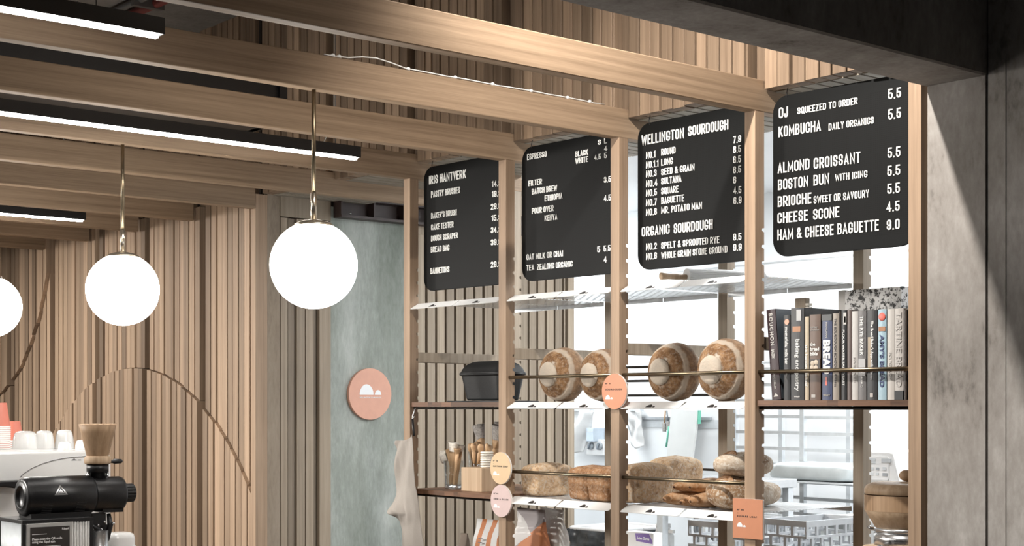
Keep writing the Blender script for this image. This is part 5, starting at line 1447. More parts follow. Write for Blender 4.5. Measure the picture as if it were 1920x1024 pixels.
# glazed black box that carries the grinder
GX = 0.20
c0 = ox(42, 976, GX); c1 = ox(175, 968, GX)
BT = c0.z                                        # top of the box
t = thing('display_box', 'black framed box with ribbed panels carrying the grinder', 'display box', (GX, c0.y, CT))
hb = BT-CT; lb = c1.y-c0.y; wb = 0.20
fr = 0.012
mb = MB()
mb.box(-wb, 0, 0, lb, hb-0.012, hb); mb.box(-wb, 0, 0, lb, 0, 0.012)
for x in (-wb, -fr):
    for y in (0, lb-fr): mb.box(x, x+fr, y, y+fr, 0.012, hb-0.012)
mb.build('black_frame', BLACKM, t, bevel=0.0015)
RIB = plain('ribbed_white_panel', (0.62, 0.61, 0.59), 0.35)
mb = MB(); k = 0; y = fr
while y < lb-fr-0.004:
    mb.lathe([(0.0055, 0.014), (0.0055, hb-0.014)], 12) if False else None
    n = 6; poly = [(-0.006+0.0045*math.sin(PI*j/n), y+0.0088*(j/n)) for j in range(n+1)]
    poly = [(a_, b_) for a_, b_ in poly]+[(-0.010, y+0.0088), (-0.010, y)]
    mb.prism(poly, 2, 0.012, hb-0.012, True); y += 0.0096
mb.build('ribbed_panel', RIB, t)
mb = MB(); x = -wb+fr
while x < -fr-0.004:
    n = 6; poly = [(x+0.0088*(j/n), 0.006-0.0045*math.sin(PI*j/n)) for j in range(n+1)]+[(x+0.0088, 0.010), (x, 0.010)]
    mb.prism(poly, 2, 0.012, hb-0.012, True); x += 0.0096
mb.build('ribbed_panel', GALV, t)
# notice leaning on the side of the box
s0 = ox(51, 983, GX+0.006); s1 = ox(136, 980, GX+0.006)
t = thing('printed_notice', 'black printed notice in a clear holder fixed to the ribbed box', 'notice', (GX+0.0015, s0.y, CT))
wn = s1.y-s0.y; zt_ = s0.z-CT
mb = MB(); mb.box(0, 0.004, 0, wn, 0.03, zt_); mb.build('clear_holder', plain('holder_plastic', (0.50, 0.50, 0.49), 0.2), t, bevel=0.001)
mb = MB(); mb.box(0.004, 0.005, 0.010, wn-0.010, 0.04, zt_-0.012); mb.build('dark_sheet', plain('dark_print', (0.035, 0.030, 0.028), 0.5, vary=0.3, scale=12), t)
yr = (0, 1, 0); up = (0, 0, 1)
lettering('Rippl', WHITEPAINT, t, (0.005, wn-0.036, zt_-0.026), yr, up, w=0.022, h=0.0085, thick=0.0006, bold=0.03)
lettering('Please scan the QR code\nusing the Rippl app.', WHITEPAINT, t, (0.005, 0.016, zt_-0.066), yr, up, w=wn*0.66, h=0.020, thick=0.0006, bold=0.03, lspace=0.9)
lettering('it only takes a moment and you can start', WHITEPAINT, t, (0.005, 0.016, zt_-0.036), yr, up, w=wn*0.40, h=0.0022, thick=0.0004) if False else None
for k, (zz, ww) in enumerate(((0.034, 0.40), (0.074, 0.78), (0.0785, 0.82), (0.083, 0.60))):
    mb = MB(); mb.box(0.005, 0.0055, 0.016, 0.016+(wn-0.03)*ww, zt_-zz-0.0016, zt_-zz); mb.build('small_print', WHITEPAINT, t)

# ---- coffee grinder lying on the box
AX = 0.115
e0 = ox(36, 935, AX); e1 = ox(170, 935, AX); e2 = ox(228, 933, AX); e3 = ox(250, 933, AX)
rg = 0.0655
t = thing('coffee_grinder', 'black coffee grinder with barrel body and oak funnel on the ribbed box', 'coffee grinder', (AX, e0.y, BT))
az = rg+0.004
L1 = e1.y-e0.y; L2 = e2.y-e0.y; L3 = e3.y-e0.y
T = Matrix.Translation((0, 0, az))
mb = MB(T); mb.lathe([(0.0005, 0.012), (0.034, 0.012), (0.036, 0.004), (0.038, 0.002), (0.040, 0.006), (0.052, 0.006), (0.060, 0.008), (rg-0.002, 0.016), (rg-0.001, 0.030), (rg, 0.031), (rg, L1-0.010), (rg-0.004, L1-0.002), (rg-0.010, L1)], 56, 1)
mb.box(-0.05, 0.05, 0.02, L1-0.02, -az, -rg+0.012)
barrel = mb.build('motor_barrel', BLACKTEX, t)
mb = MB(T); mb.lathe([(0.058, L1-0.001), (0.0585, L1+0.004), (0.0585, L2-0.012), (0.055, L2-0.003), (0.046, L2)], 48, 1)
mb.box(-0.03, 0.03, L1+0.03, L2-0.008, -0.062, -0.03); mb.build('burr_head', BLACKTEX, t)
mb = MB(T); poly = []
for k in range(64):
    a_ = 2*PI*k/64; q = 0.032 if k % 4 < 3 else 0.0295
    poly.append((q*math.cos(a_), q*math.sin(a_)))
mb.prism(poly, 1, L2-0.001, L3-0.004); mb.lathe([(0.030, L3-0.004), (0.026, L3), (0.0005, L3)], 32, 1); mb.build('adjusting_knob', BLACKM, t)
for yy in (0.055, L1-0.075):
    for k in range(7):
        mb = MB(T); zz = -0.022-0.0055*k
        xx = math.sqrt(max(0, rg**2-zz**2))
        mb.box(xx-0.001, xx+0.0006, yy, yy+0.034, zz-0.0012, zz+0.0012); mb.build('cooling_slot', BLACKM, barrel)
# triangular badge set on the barrel
a_b = 0.10
mb = MB(T)
def onb(u, v, lift=0.0005):
    a_ = a_b+v/rg
    return ((rg+lift)*math.cos(a_), u, (rg+lift)*math.sin(a_))
ym = 0.163-0.0; sc = 0.046
tri = [(-1, -0.55), (1, -0.55), (0, 0.95)]
inn = [(-0.68, -0.38), (0.68, -0.38), (0, 0.62)]
yb = (ox(115, 932, AX+rg).y-e0.y)
def strip(o0, o1, i0, i1, n=10):
    vs = []
    for k in range(n+1):
        f = k/n
        for p_, q_ in ((o0, o1), (i0, i1)):
            u, v = p_[0]+(q_[0]-p_[0])*f, p_[1]+(q_[1]-p_[1])*f
            vs.append(onb(yb+u*sc*0.5, v*sc*0.5+0.012))
    mb.add(vs, [(2*k, 2*k+2, 2*k+3, 2*k+1) for k in range(n)])
for k in range(3): strip(tri[k], tri[(k+1) % 3], inn[k], inn[(k+1) % 3])
vs = [onb(yb+u*sc*0.5, v*sc*0.5+0.012, 0.0006) for u, v in ((-0.55, -0.32), (0.55, -0.32), (0.45, -0.18), (-0.45, -0.18))]; mb.add(vs, [(0, 1, 2, 3)])
for q in (-0.2, 0.0, 0.2):
    vs = [onb(yb+u*sc*0.5, v*sc*0.5+0.012, 0.0006) for u, v in ((q-0.06, -0.1), (q+0.06, -0.1), (q*0.5+0.04, 0.38-abs(q)), (q*0.5-0.04, 0.38-abs(q)))]; mb.add(vs, [(0, 1, 2, 3)])
mb.build('badge', STEEL, barrel)
# funnel column above the head
hy = ox(183, 900, AX).y-e0.y
hz = lambda py: E+(760-py)/FPX*depth((AX, e0.y+hy))-BT
FC = Matrix.Translation((0, hy, 0))
mb = MB(FC); mb.lathe([(0.026, hz(908)), (0.0255, hz(886)), (0.0365, hz(884)), (0.0365, hz(870)), (0.0005, hz(870))], 40); mb.build('collar', BLACKM, t)
for s_ in (-1, 1):
    mb = MB(FC); mb.tube([(0, s_*0.034, hz(902)), (0, s_*0.034, hz(884))], 0.006, 12); mb.build('chrome_pillar', STEEL, t)
mb = MB(FC); mb.tint = 0.6; mb.lathe([(0.0005, hz(870)), (0.042, hz(870)), (0.0445, hz(867)), (0.0445, hz(859)), (0.040, hz(856)), (0.037, hz(854.5)), (0.0005, hz(854))], 48); mb.build('wooden_collar', BEECH, t)
mb = MB(FC); mb.tint = 0.4; mb.lathe([(0.036, hz(855)), (0.038, hz(851)), (0.045, hz(835)), (0.055, hz(812)), (0.0625, hz(795.5)), (0.060, hz(795)), (0.052, hz(812)), (0.034, hz(850))], 56, cap=False); mb.build('oak_funnel', OAKTURN, t)
mb = MB(FC); mb.tube([(0.0, 0.040, hz(867)), (0.0, 0.052, hz(866.5)), (0.0, 0.060, hz(866)), (0.0, 0.085, hz(866)), (0.0, 0.090, hz(866))], [0.004, 0.005, 0.009, 0.0075, 0.003], 14); mb.build('shut_off_lever', BLACKM, t)
# spout, bag clamp and knocker below the head
mb = MB(FC)
mb.box(-0.022, 0.022, -0.026, 0.020, hz(985), hz(962)); mb.box(-0.012, 0.012, 0.004, 0.030, hz(1003), hz(984)); mb.tube([(0.01, 0.035, hz(964)), (0.012, 0.040, hz(985)), (0.010, 0.028, hz(1012)), (0.006, 0.022, hz(1020))], [0.007, 0.010, 0.010, 0.006], 12)
mb.tube([(0.02, -0.04, hz(979)), (0.022, -0.015, hz(990)), (0.022, 0.01, hz(998))], 0.007, 10)
mb.build('spout_and_clamp', BLACKM, t)
for (dx, dy, py_) in ((0.024, -0.010, 984), (0.024, 0.014, 978), (0.024, 0.046, 982), (0.024, 0.002, 992)):
    mb = MB(FC); mb.ball((dx, dy, hz(py_)), 0.005, 0.005, 0.005, 12, 8); mb.build('screw_head', STEEL, t)
# steel cup under the spout, and white container behind
p = ox(190, 1000, AX)
t = thing('dosing_cup', 'small stainless cup standing under the grinder spout', 'cup', (AX, e0.y+hy, CT))
zt_ = E+(760-994)/FPX*depth((AX, e0.y+hy))-CT
mb = MB(); mb.lathe([(0.0005, 0), (0.034, 0), (0.036, 0.004), (0.036, zt_), (0.033, zt_), (0.033, 0.01), (0.0005, 0.008)], 36, cap=False); mb.build('steel_cup', STEEL, t)
p = ox(222, 998, -0.02)
t = thing('white_container', 'rounded white container on the counter behind the grinder spout', 'container', (-0.02, p.y, CT))
mb = MB(); loft(mb, [[(u*k_, v*k_, z) for u, v in rrect(-0.05, 0.05, -0.05, 0.05, 0.03, 6)] for z, k_ in ((0, 0.9), (0.01, 1), (p.z-CT-0.02, 1), (p.z-CT-0.006, 0.92), (p.z-CT, 0.7))]); mb.build('body', PORC, t)
mb = MB(); loft(mb, [[(u, v, z) for u, v in rrect(-0.052, 0.052, -0.052, 0.052, 0.03, 6)] for z in (p.z-CT-0.05, p.z-CT-0.047)]); mb.build('lid_seam', GALV, t)

# ---- espresso machine, white
MXF = -0.35
mt = E-0.167
ye = ox(209, 870, MXF).y; ytop = ox(164, 845, MXF).y
t = thing('espresso_machine', 'large white espresso machine with curved side panel behind the grinder', 'espresso machine', (MXF, ye, CT))
hm = mt-CT; D = 1.0
mb = MB()
side = [(-D, 0.06), (0, 0.06), (0, hm-0.05), (-0.002, hm-0.025), (-0.012, hm-0.006), (-0.030, hm), (-D, hm)]
mb.prism(side, 0, -0.62, 0); mb.build('white_body', ENAMEL, t, bevel=0.010, segs=4)
mb = MB()
for x in (-0.55, -0.07):
    for y in (-D+0.06, -0.06): mb.lathe([(0.02, 0), (0.024, 0.06)], 16) if False else mb.box(x-0.02, x+0.02, y-0.02, y+0.02, 0, 0.06)
mb.build('feet', BLACKM, t)
# curved panel joint on the side
pts = [ox(px, py, MXF+0.001) for px, py in ((38, 895), (45, 888), (60, 878), (80, 869.5), (100, 863.5), (120, 859.5), (140, 857), (160, 856))]
mb = MB(); mb.tube([(p_.x-MXF, p_.y-ye, p_.z-CT) for p_ in pts], 0.0012, 6); mb.build('panel_joint', SEAMLINE, t)
p1 = ox(134, 863, MXF); p2 = ox(150, 864, MXF)
mb = MB(); 
for k, (u, ww) in enumerate(((0, 0.02), (0.024, 0.012))): mb.box(0, 0.0008, p1.y-ye+u, p1.y-ye+u+ww, p1.z-CT-0.0015, p1.z-CT+0.0015)
mb.prism([(p1.y-ye+0.004, p1.z-CT+0.002), (p1.y-ye+0.016, p1.z-CT+0.002), (p1.y-ye+0.010, p1.z-CT+0.007)], 0, 0, 0.0008)
mb.build('small_emblem', SEAMLINE, t)
p1 = ox(2, 905, MXF+0.03); p2 = ox(40, 905, MXF+0.03)
mb = MB(); mb.prism([(p1.y-ye-0.15, p1.z-CT+0.006), (p2.y-ye, p1.z-CT+0.006), (p2.y-ye, p1.z-CT-0.002), (p2.y-ye-0.03, p1.z-CT-0.022), (p1.y-ye+0.02, p1.z-CT-0.016), (p1.y-ye-0.15, p1.z-CT-0.006)], 0, 0.0, 0.05); mb.build('drip_tray_rim', BLACKTEX, t, bevel=0.004)

# cups upturned on the machine
def cup(px, rpx, hpx, py, label, mat=PORC):
    c = oz(px, py, mt); s = depth(c)
    r = rpx/FPX*s; h_ = hpx/FPX*s
    t = thing('coffee_cup', label, 'cup', (c.x, c.y, mt+0.0003), 0, 'white cups upside down on the machine')
    mb = MB(); mb.lathe([(r, 0), (r*0.985, h_*0.25), (r*0.90, h_*0.62), (r*0.80, h_*0.86), (r*0.66, h_*0.965), (r*0.52, h_*0.985), (r*0.50, h_), (r*0.44, h_), (r*0.42, h_*0.95), (0.0005, h_*0.95)], 44, cap=False); mb.build('bowl', mat, t)
    return t
cup(47, 24, 33, 842, 'white cup upside down on the machine, first beside the coral paper cups')
cup(83, 18.5, 33.5, 841.5, 'white cup upside down on the machine, squeezed between two others')
cup(121, 17.5, 34.5, 841, 'white cup upside down on the machine with a small one in front')
cup(122, 13.0, 16, 844.5, 'small white espresso cup in front of a taller upturned cup')
cup(153, 12, 17.5, 843, 'small white espresso cup beside the wooden funnel of the grinder')
# paper cups, nested upside down
def paper_cup_proto(rim, h_):
    t = thing('paper_cup', 'x', 'paper cup', (0, 0, 0))
    mb = MB(); mb.lathe([(rim*0.97, 0.003), (rim*0.68, h_-0.002), (rim*0.66, h_), (rim*0.62, h_), (rim*0.61, h_-0.006), (0.0005, h_-0.006)], 32, cap=False); mb.build('coral_wall', REDCUP, t)
    mb = MB(); mb.lathe([(rim*0.96, 0.0), (rim, 0.001), (rim*1.005, 0.0035), (rim, 0.006), (rim*0.95, 0.006)], 32, cap=False); mb.build('white_rim', CUPRIM, t)
    return t
def cup_stack(px, py, rim, h_, n, pitch, lab_top, lab_mid, group):
    c = oz(px, py, mt)
    proto = None
    for k in range(n):
        if proto is None: o = paper_cup_proto(rim, h_); proto = o
        else: o = copy_tree(proto)
        o.location = (c.x, c.y, mt+0.0003+k*pitch)
        o['group'] = group
        o['label'] = lab_top if k == n-1 else lab_mid
ca = oz(-2, 843, mt); pit = 3.72/FPX*depth(ca)
cup_stack(-2, 843, 21/FPX*depth(ca), 0.094, 12, pit, 'coral paper cup, topmost of the tall stack cut by the picture edge', 'coral paper cup with white rim nested in the tall stack below the topmost', 'nested paper cups')
cb = oz(25, 840.5, mt)
cup_stack(25, 840.5, 19/FPX*depth(cb), 0.080, 4, 3.9/FPX*depth(cb), 'coral paper cup, topmost of the short stack behind the white cups', 'coral paper cup with white rim nested in the short stack below the topmost', 'nested paper cups, short stack')

# ================================================================== KITCHEN BEYOND THE SHELVES
# tray rack on legs
RKY = 2.45
def kx(px, Y=RKY): return oy(px, 760, Y).x
r0, r1 = kx(1372), kx(1602)
xm = kx(1499)
t = thing('tray_rack', 'tall white-grey tray rack trolley standing in the kitchen behind the books', 'rack', (r0, RKY, 0))
def kp(px, py, Y=RKY): return oy(px, py, Y)
for dx in (0.0, xm-r0, r1-r0):
    for dy in (0, 0.38):
        if dx == r1-r0 and dy: continue
        mb = MB(); mb.box(dx, dx+0.026, dy, dy+0.026, 0.06, E+0.30); mb.build('upright', GALV, t)
z = E+0.18; k = 0
while z > 0.25:
    for dy in (0.004,):
        mb = MB(); mb.box(0.026, xm-r0, dy, dy+0.012, z, z+0.016); mb.build('runner', GALV, t)
        mb = MB(); mb.box(xm-r0+0.026, r1-r0, dy, dy+0.012, z-0.004, z+0.012); mb.build('runner', GALV, t)
    z -= 0.082; k += 1
mb = MB(); mb.box(0, r1-r0, 0, 0.40, 0.0, 0.06); mb.build('wheel_base', GALV, t)
# wrapped dough tub on the rack
a = kp(1440, 895, RKY-0.12); b = kp(1600, 895, RKY-0.12)
t = thing('wrapped_tray', 'cloudy film-wrapped tray of dough on the rack', 'tray', ((a.x+b.x)/2, RKY-0.02, E-0.375))
mb = MB(); mb.ball((0, 0, 0.045), (b.x-a.x)/2, 0.13, 0.045, 40, 16, 5, 0.05, 20, 3); mb.build('film', FILM, t)
mb = MB(); mb.box(-(b.x-a.x)/2-0.02, (b.x-a.x)/2+0.02, -0.14, 0.14, -0.008, 0.0); mb.build('metal_tray', GALV, t)
# hanging rail on the back wall and what hangs from it
WY = 2.997
a = oy(1198, 784, WY-0.01); b = oy(1333, 786, WY-0.01)
t = thing('magnetic_rail', 'grey magnetic rail on the white kitchen wall', 'rail', (a.x, WY, a.z))
mb = MB(); mb.box(0, b.x-a.x, -0.02, 0, -0.008, 0.008); mb.build('strip', GREYDIAL if False else plain('grey_strip', (0.36, 0.38, 0.40), 0.4), t)
mb = MB(); mb.box(-0.02, b.x-a.x+0.05, -0.003, 0.0, -0.055, -0.008); mb.build('splash_strip', plain('pale_strip', (0.66, 0.69, 0.71), 0.4), t)
for (px0, py0, px1, py1, lab, m_) in ((1247.5, 770, 1245.5, 806, 'pastry brush hanging from the kitchen rail, beside the chopping board', BRUSHWOOD), (1250, 770, 1253, 803, 'dark spatula hanging from the kitchen rail against the chopping board', GREYDIAL)):
    p = oy(px0, py0, WY-0.03); q = oy(px1, py1, WY-0.03)
    t = thing('hanging_utensil', lab, 'utensil', q)
    mb = MB(); mb.tube([(0, 0, 0.03), tuple(p-q)], 0.005, 8); mb.build('handle', m_, t)
    mb = MB(); mb.box(-0.012, 0.012, -0.006, 0.006, -0.012, 0.04); mb.build('head', GREYBRIS, t, bevel=0.003)
# chopping board with mint edge, hung askew
a = oy(1260, 766, WY-0.05); b = oy(1311, 771, WY-0.05); c = oy(1297, 868, WY-0.05); d = oy(1250, 868, WY-0.05)
t = thing('chopping_board', 'white chopping board with mint green edges hanging on the kitchen wall', 'chopping board', (d.x, WY-0.05, d.z-0.02))
rel = lambda p: (p.x-d.x, p.z-d.z+0.02)
a_, b_, c_, d_ = rel(a), rel(b), rel(c), rel(d)
dn = (c_[0]-0.012, c_[1]-0.10); dn2 = (d_[0]-0.012, d_[1]-0.10)
mb = MB(); mb.prism([a_, b_, dn, dn2], 1, -0.008, 0.008); mb.build('board', BOARDW, t, bevel=0.002)
mid = (b_[0]*0.45+dn[0]*0.55, b_[1]*0.45+dn[1]*0.55)
mb = MB(); mb.prism([(b_[0], b_[1]+0.004), (b_[0]+0.007, b_[1]), (mid[0]+0.006, b_[1]-0.07), (mid[0]+0.028, b_[1]-0.07)], 1, -0.009, 0.009) if False else mb.box(b_[0]-0.004, b_[0]+0.006, -0.009, 0.009, b_[1]-0.075, b_[1]+0.004)
mb.build('mint_edge', MINT, t)
p = oy(1254, 800, WY-0.055); q = oy(1249, 838, WY-0.055)
mb = MB(); mb.tube([(p.x-d.x, -0.004, p.z-d.z+0.02), (q.x-d.x, -0.004, q.z-d.z+0.02)], 0.006, 8); mb.build('mint_strap', MINT, t)
# white folded cloths
def cloth(px0, px1, py0, py1, Y, label, seed, amp=0.012, skew=0.0):
    a = oy(px0, py0, Y); b = oy(px1, py0, Y); c = oy(px0, py1, Y)
    t = thing('white_cloth', label, 'cloth', (a.x, Y, c.z), 0, 'white cloths in the kitchen')
    w = b.x-a.x; h_ = a.z-c.z
    def F(u, v):
        return (w*u*(1-0.1*v)+skew*v+0.01*noise.noise(Vector((u*3, v*3, seed))), -amp*math.sin(u*7+seed+v*1.5)-0.02*noise.noise(Vector((u*2, v*4, seed*2))), h_*(1-v)+0.01*math.sin(u*5+seed)*v)
    mb = MB(); mb.grid(F, 24, 24); o = mb.build('fabric', BOARDW if seed > 4 else PAPERBAG, t); m = o.modifiers.new('thick', 'SOLIDIFY'); m.thickness = 0.004; m.offset = 0
    mb = MB(); mb.box(w*0.1, w*0.9, -0.006, 0.03, h_-0.004, h_+0.01); mb.build('hanger_bar', GALV, t, bevel=0.002)
    return t
t = cloth(1179, 1203, 770, 838, WY-0.04, 'white apron hanging on the kitchen wall next to the rail', 2, skew=0.02)
p0 = oy(1184, 793, WY-0.07); mb = MB(); mb.prism([(0.012, 0.17), (0.05, 0.09), (0.052, 0.07), (0.012, 0.15)], 1, -0.034, -0.03); mb.build('grey_tape', GREYDIAL if False else MATS['grey_strip'], t)
cloth(1066, 1112, 770, 850, WY-0.10, 'white coat hanging by the end of the slatted partition', 3, 0.03, -0.10)
# pale blue cap pocket seen between coat and isolator
p0 = oy(1086, 828, WY-0.16)
t = thing('blue_box', 'pale blue carton on the kitchen wall beside the white coat', 'carton', (p0.x, WY, p0.z))
mb = MB(); mb.box(0, 0.065, -0.10, 0, 0, 0.085); mb.build('carton', plain('pale_blue', (0.52, 0.60, 0.68), 0.5), t, bevel=0.003)
mb = MB(); mb.box(0.004, 0.061, -0.1008, -0.10, 0.06, 0.064); mb.build('flap_line', SEAM, t)
# isolator switches
p0 = oy(1112, 853, WY); p1 = oy(1145, 824, WY)
t = thing('isolator_switch', 'white isolator box with two grey rotary dials on the kitchen wall', 'switch', (p0.x, WY, p0.z))
w = p1.x-p0.x; h_ = p1.z-p0.z
mb = MB(); mb.box(0, w, -0.06, 0, 0, h_); mb.build('housing', WHITEPC, t, bevel=0.006)
for u in (0.30, 0.80):
    mb = MB(Matrix.Translation((w*u, -0.06, h_*0.58))); mb.lathe([(0.0005, -0.016), (0.021, -0.016), (0.024, -0.012), (0.024, 0.0)], 28, 1); dial = mb.build('dial', plain('dial_grey', (0.32, 0.35, 0.38), 0.4) if 'dial_grey' not in MATS else MATS['dial_grey'], t)
    mb = MB(Matrix.Translation((w*u, -0.06, h_*0.58)) @ Matrix.Rotation(0.5, 4, 'Y')); mb.box(-0.0045, 0.0045, -0.024, -0.012, -0.022, 0.022); mb.build('pointer', GREYDIAL, dial)
# stainless bench with big bowl underneath the lower trays
BY = 1.35
a = oy(1150, 955, BY); b = oy(1318, 955, BY)
t = thing('steel_bench', 'stainless kitchen bench with square legs seen under the loaf trays', 'bench', (a.x, BY, 0))
wz = E-0.345
mb = MB(); mb.box(-0.04, b.x-a.x, 0, 0.65, wz-0.04, wz); mb.build('worktop', STEEL, t, bevel=0.003)
xl = oy(1226, 980, BY).x-a.x
for dx in (xl, -0.035, b.x-a.x-0.04):
    for dy in (0.02, 0.59):
        mb = MB(); mb.box(dx, dx+0.036, dy, dy+0.036, 0, wz-0.04); mb.build('leg', GALV, t)
mb = MB(); mb.box(-0.04, b.x-a.x, 0.02, 0.63, 0.25, 0.27); mb.build('undershelf', STEEL, t)
p = oy(1262, 985, BY+0.12)
bx, by = p.x-a.x, 0.28
mb = MB(Matrix.Translation((bx, by, wz-0.041))); mb.lathe([(0.0005, -0.085), (0.12, -0.080), (0.19, -0.062), (0.225, -0.03), (0.235, 0.0)], 48); mb.build('sink_bowl', STEEL, t)
mb = MB(Matrix.Translation((bx, by, wz-0.041))); mb.tube([(0.0, 0, -0.085), (0.0, 0, -0.20), (0.05, 0, -0.26), (0.09, 0, -0.22), (0.13, 0, -0.24)], 0.016, 12); mb.build('waste_pipe', GREYDIAL, t)
# purple printed carton
a = oy(1174, 1022, 1.0); b = oy(1225, 1022, 1.0)
zc0 = oy(1200, 1024, 1.0).z-0.02; ztp = oy(1200, 998, 1.0).z
t = thing('carton_stool', 'low white stool holding the purple carton', 'stool', ((a.x+b.x)/2, 1.08, 0))
mb = MB(); mb.box(-0.16, 0.16, -0.12, 0.12, zc0-0.03, zc0); mb.build('seat', WHITEPC, t, bevel=0.004)
for sx in (-1, 1):
    for sy in (-1, 1):
        mb = MB(); mb.box(sx*0.14-0.015, sx*0.14+0.015, sy*0.10-0.015, sy*0.10+0.015, 0, zc0-0.03); mb.build('leg', GALV, t)
t = thing('glove_carton', 'white and purple printed carton of gloves below the loaf tray', 'carton', (a.x, 1.0, zc0))
w = b.x-a.x; h_ = ztp-zc0
mb = MB(); mb.box(0, w, 0, 0.055, 0, h_); mb.build('carton', PAPERBAG, t, bevel=0.002)
mb = MB(); mb.prism([(w*0.34, h_*0.92), (w*0.84, h_*0.96), (w*0.97, h_*0.55), (w*0.97, h_*0.42), (w*0.38, h_*0.50)], 1, -0.001, 0.001); mb.build('purple_panel', PURPLE, t)
lettering('Latex Gloves', WHITEPAINT, t, (w*0.42, -0.001, h_*0.60), (1, 0, 0), (0, 0, 1), w=w*0.44, h=h_*0.16, thick=0.0006, bold=0.03)
# bin with black liner
a = oy(1075, 990, 1.55); b = oy(1136, 990, 1.55)
t = thing('lined_bin', 'white-rimmed bin with crumpled black liner seen between shelf posts', 'bin', ((a.x+b.x)/2, 1.75, 0))
hw = (b.x-a.x)/2+0.05; zb_ = oy(1100, 985, 1.65).z
mb = MB(); loft(mb, [pan_ring(0, hw*0.8, 0.17, 0.04), pan_ring(zb_-0.05, hw, 0.2, 0.05), pan_ring(zb_-0.01, hw, 0.2, 0.05)]); mb.build('bin_body', BINRIM, t)
def liner(u, v):
    a_ = 2*PI*u; k = 1.0+0.03*v
    x = hw*k*1.02*max(-1, min(1, 1.25*math.cos(a_))); y = 0.2*k*1.04*max(-1, min(1, 1.25*math.sin(a_)))
    n_ = noise.noise(Vector((math.cos(a_)*3, math.sin(a_)*3, v*5)))
    return (x*(1+0.08*n_), y*(1.06+0.16*n_), zb_-0.012-0.22*v)
mb = MB(); mb.grid(liner, 80, 20, True, True); mb.build('black_liner', BINBAG, t)
mb = MB(); n = 60
ring = [Vector((hw*1.02*max(-1, min(1, 1.25*math.cos(2*PI*k/n))), 0.208*max(-1, min(1, 1.25*math.sin(2*PI*k/n))), zb_-0.008)) for k in range(n+1)]
mb.tube(ring, 0.008, 8); mb.build('white_rim', BINRIM, t)
# white plastic bottle under the bench
p = oy(1244, 985, 1.75)
t = thing('white_bottle', 'tall white plastic bottle with a lever tap under the bench', 'bottle', (p.x, 1.75, 0.271))
hb_ = p.z-0.271
mb = MB(); mb.lathe([(0.0005, 0), (0.05, 0), (0.052, 0.01), (0.052, hb_-0.05), (0.034, hb_-0.02), (0.034, hb_)], 32); mb.build('body', WHITEPC, t)
mb = MB(); mb.lathe([(0.036, hb_-0.012), (0.036, hb_+0.008), (0.0005, hb_+0.01)], 24); mb.box(0.02, 0.07, -0.008, 0.008, hb_-0.035, hb_-0.02); mb.build('cap', WHITEPC, t)
# grey ventilated crates
def crate(px0, px1, pyt, Y, dep, label, z0, pyb=1035):
    a = oy(px0, pyt, Y); b = oy(px1, pyt, Y)
    t = thing('bread_crate', label, 'crate', (a.x, Y, z0), 0, 'grey ventilated crates')
    w = b.x-a.x; h_ = a.z-z0
    # solid lower part, three rows of long slots above, rim on top
    def side(length, put):
        mb = MB(); zs = h_*0.58; rows = 3; th = 0.009; rim = 0.014
        put(mb, 0, length, 0, zs)
        step = (h_-rim-zs)/rows
        for r_ in range(rows):
            za = zs+step*r_; zb = za+step-th
            n = max(3, int(length/0.055)); off = 0.5 if r_ % 2 else 0.0
            for k in range(n+1):
                u = (k+off)/n*length
                if u <= length: put(mb, max(0, u-0.006), min(length, u+0.006), za, zb)
            put(mb, 0, length, zb, zb+th if r_ < rows-1 else h_)
        mb.build('slotted_side', CRATE, t)
    side(w, lambda mb, u0, u1, z0_, z1_: mb.box(u0, u1, 0, 0.008, z0_, z1_))
    side(w, lambda mb, u0, u1, z0_, z1_: mb.box(u0, u1, dep-0.008, dep, z0_, z1_))
    side(dep-0.0164, lambda mb, u0, u1, z0_, z1_: mb.box(0, 0.008, 0.0082+u0, 0.0082+u1, z0_, z1_))
    side(dep-0.0164, lambda mb, u0, u1, z0_, z1_: mb.box(w-0.008, w, 0.0082+u0, 0.0082+u1, z0_, z1_))
    mb = MB(); mb.box(0.0085, w-0.0085, 0.0085, dep-0.0085, 0, 0.006); mb.build('crate_floor', CRATE, t)
    mb = MB(); mb.box(w*0.12, w*0.80, -0.006, -0.0002, h_*0.05, h_*0.52); mb.build('grey_handle_panel', CRATEIN, t)
    return t
zc_ = 0.78
t = thing('crate_table', 'low pale kitchen table carrying the grey crates', 'table', (oy(1410, 1000, 1.0).x, 1.0, 0))
mb = MB(); mb.box(-0.20, 0.42, -0.22, 0.24, zc_-0.03, zc_); mb.build('top', GALV, t, bevel=0.002)
for sx in (-0.18, 0.38):
    for sy in (-0.20, 0.20):
        mb = MB(); mb.box(sx, sx+0.03, sy, sy+0.03, 0, zc_-0.03); mb.build('leg', GALV, t)
crate(1290, 1408, 975, 0.80, 0.42, 'grey slotted crate seen under the rustic loaves', zc_)
crate(1432, 1512, 972, 0.86, 0.36, 'grey slotted crate seen beside the square sign', zc_)
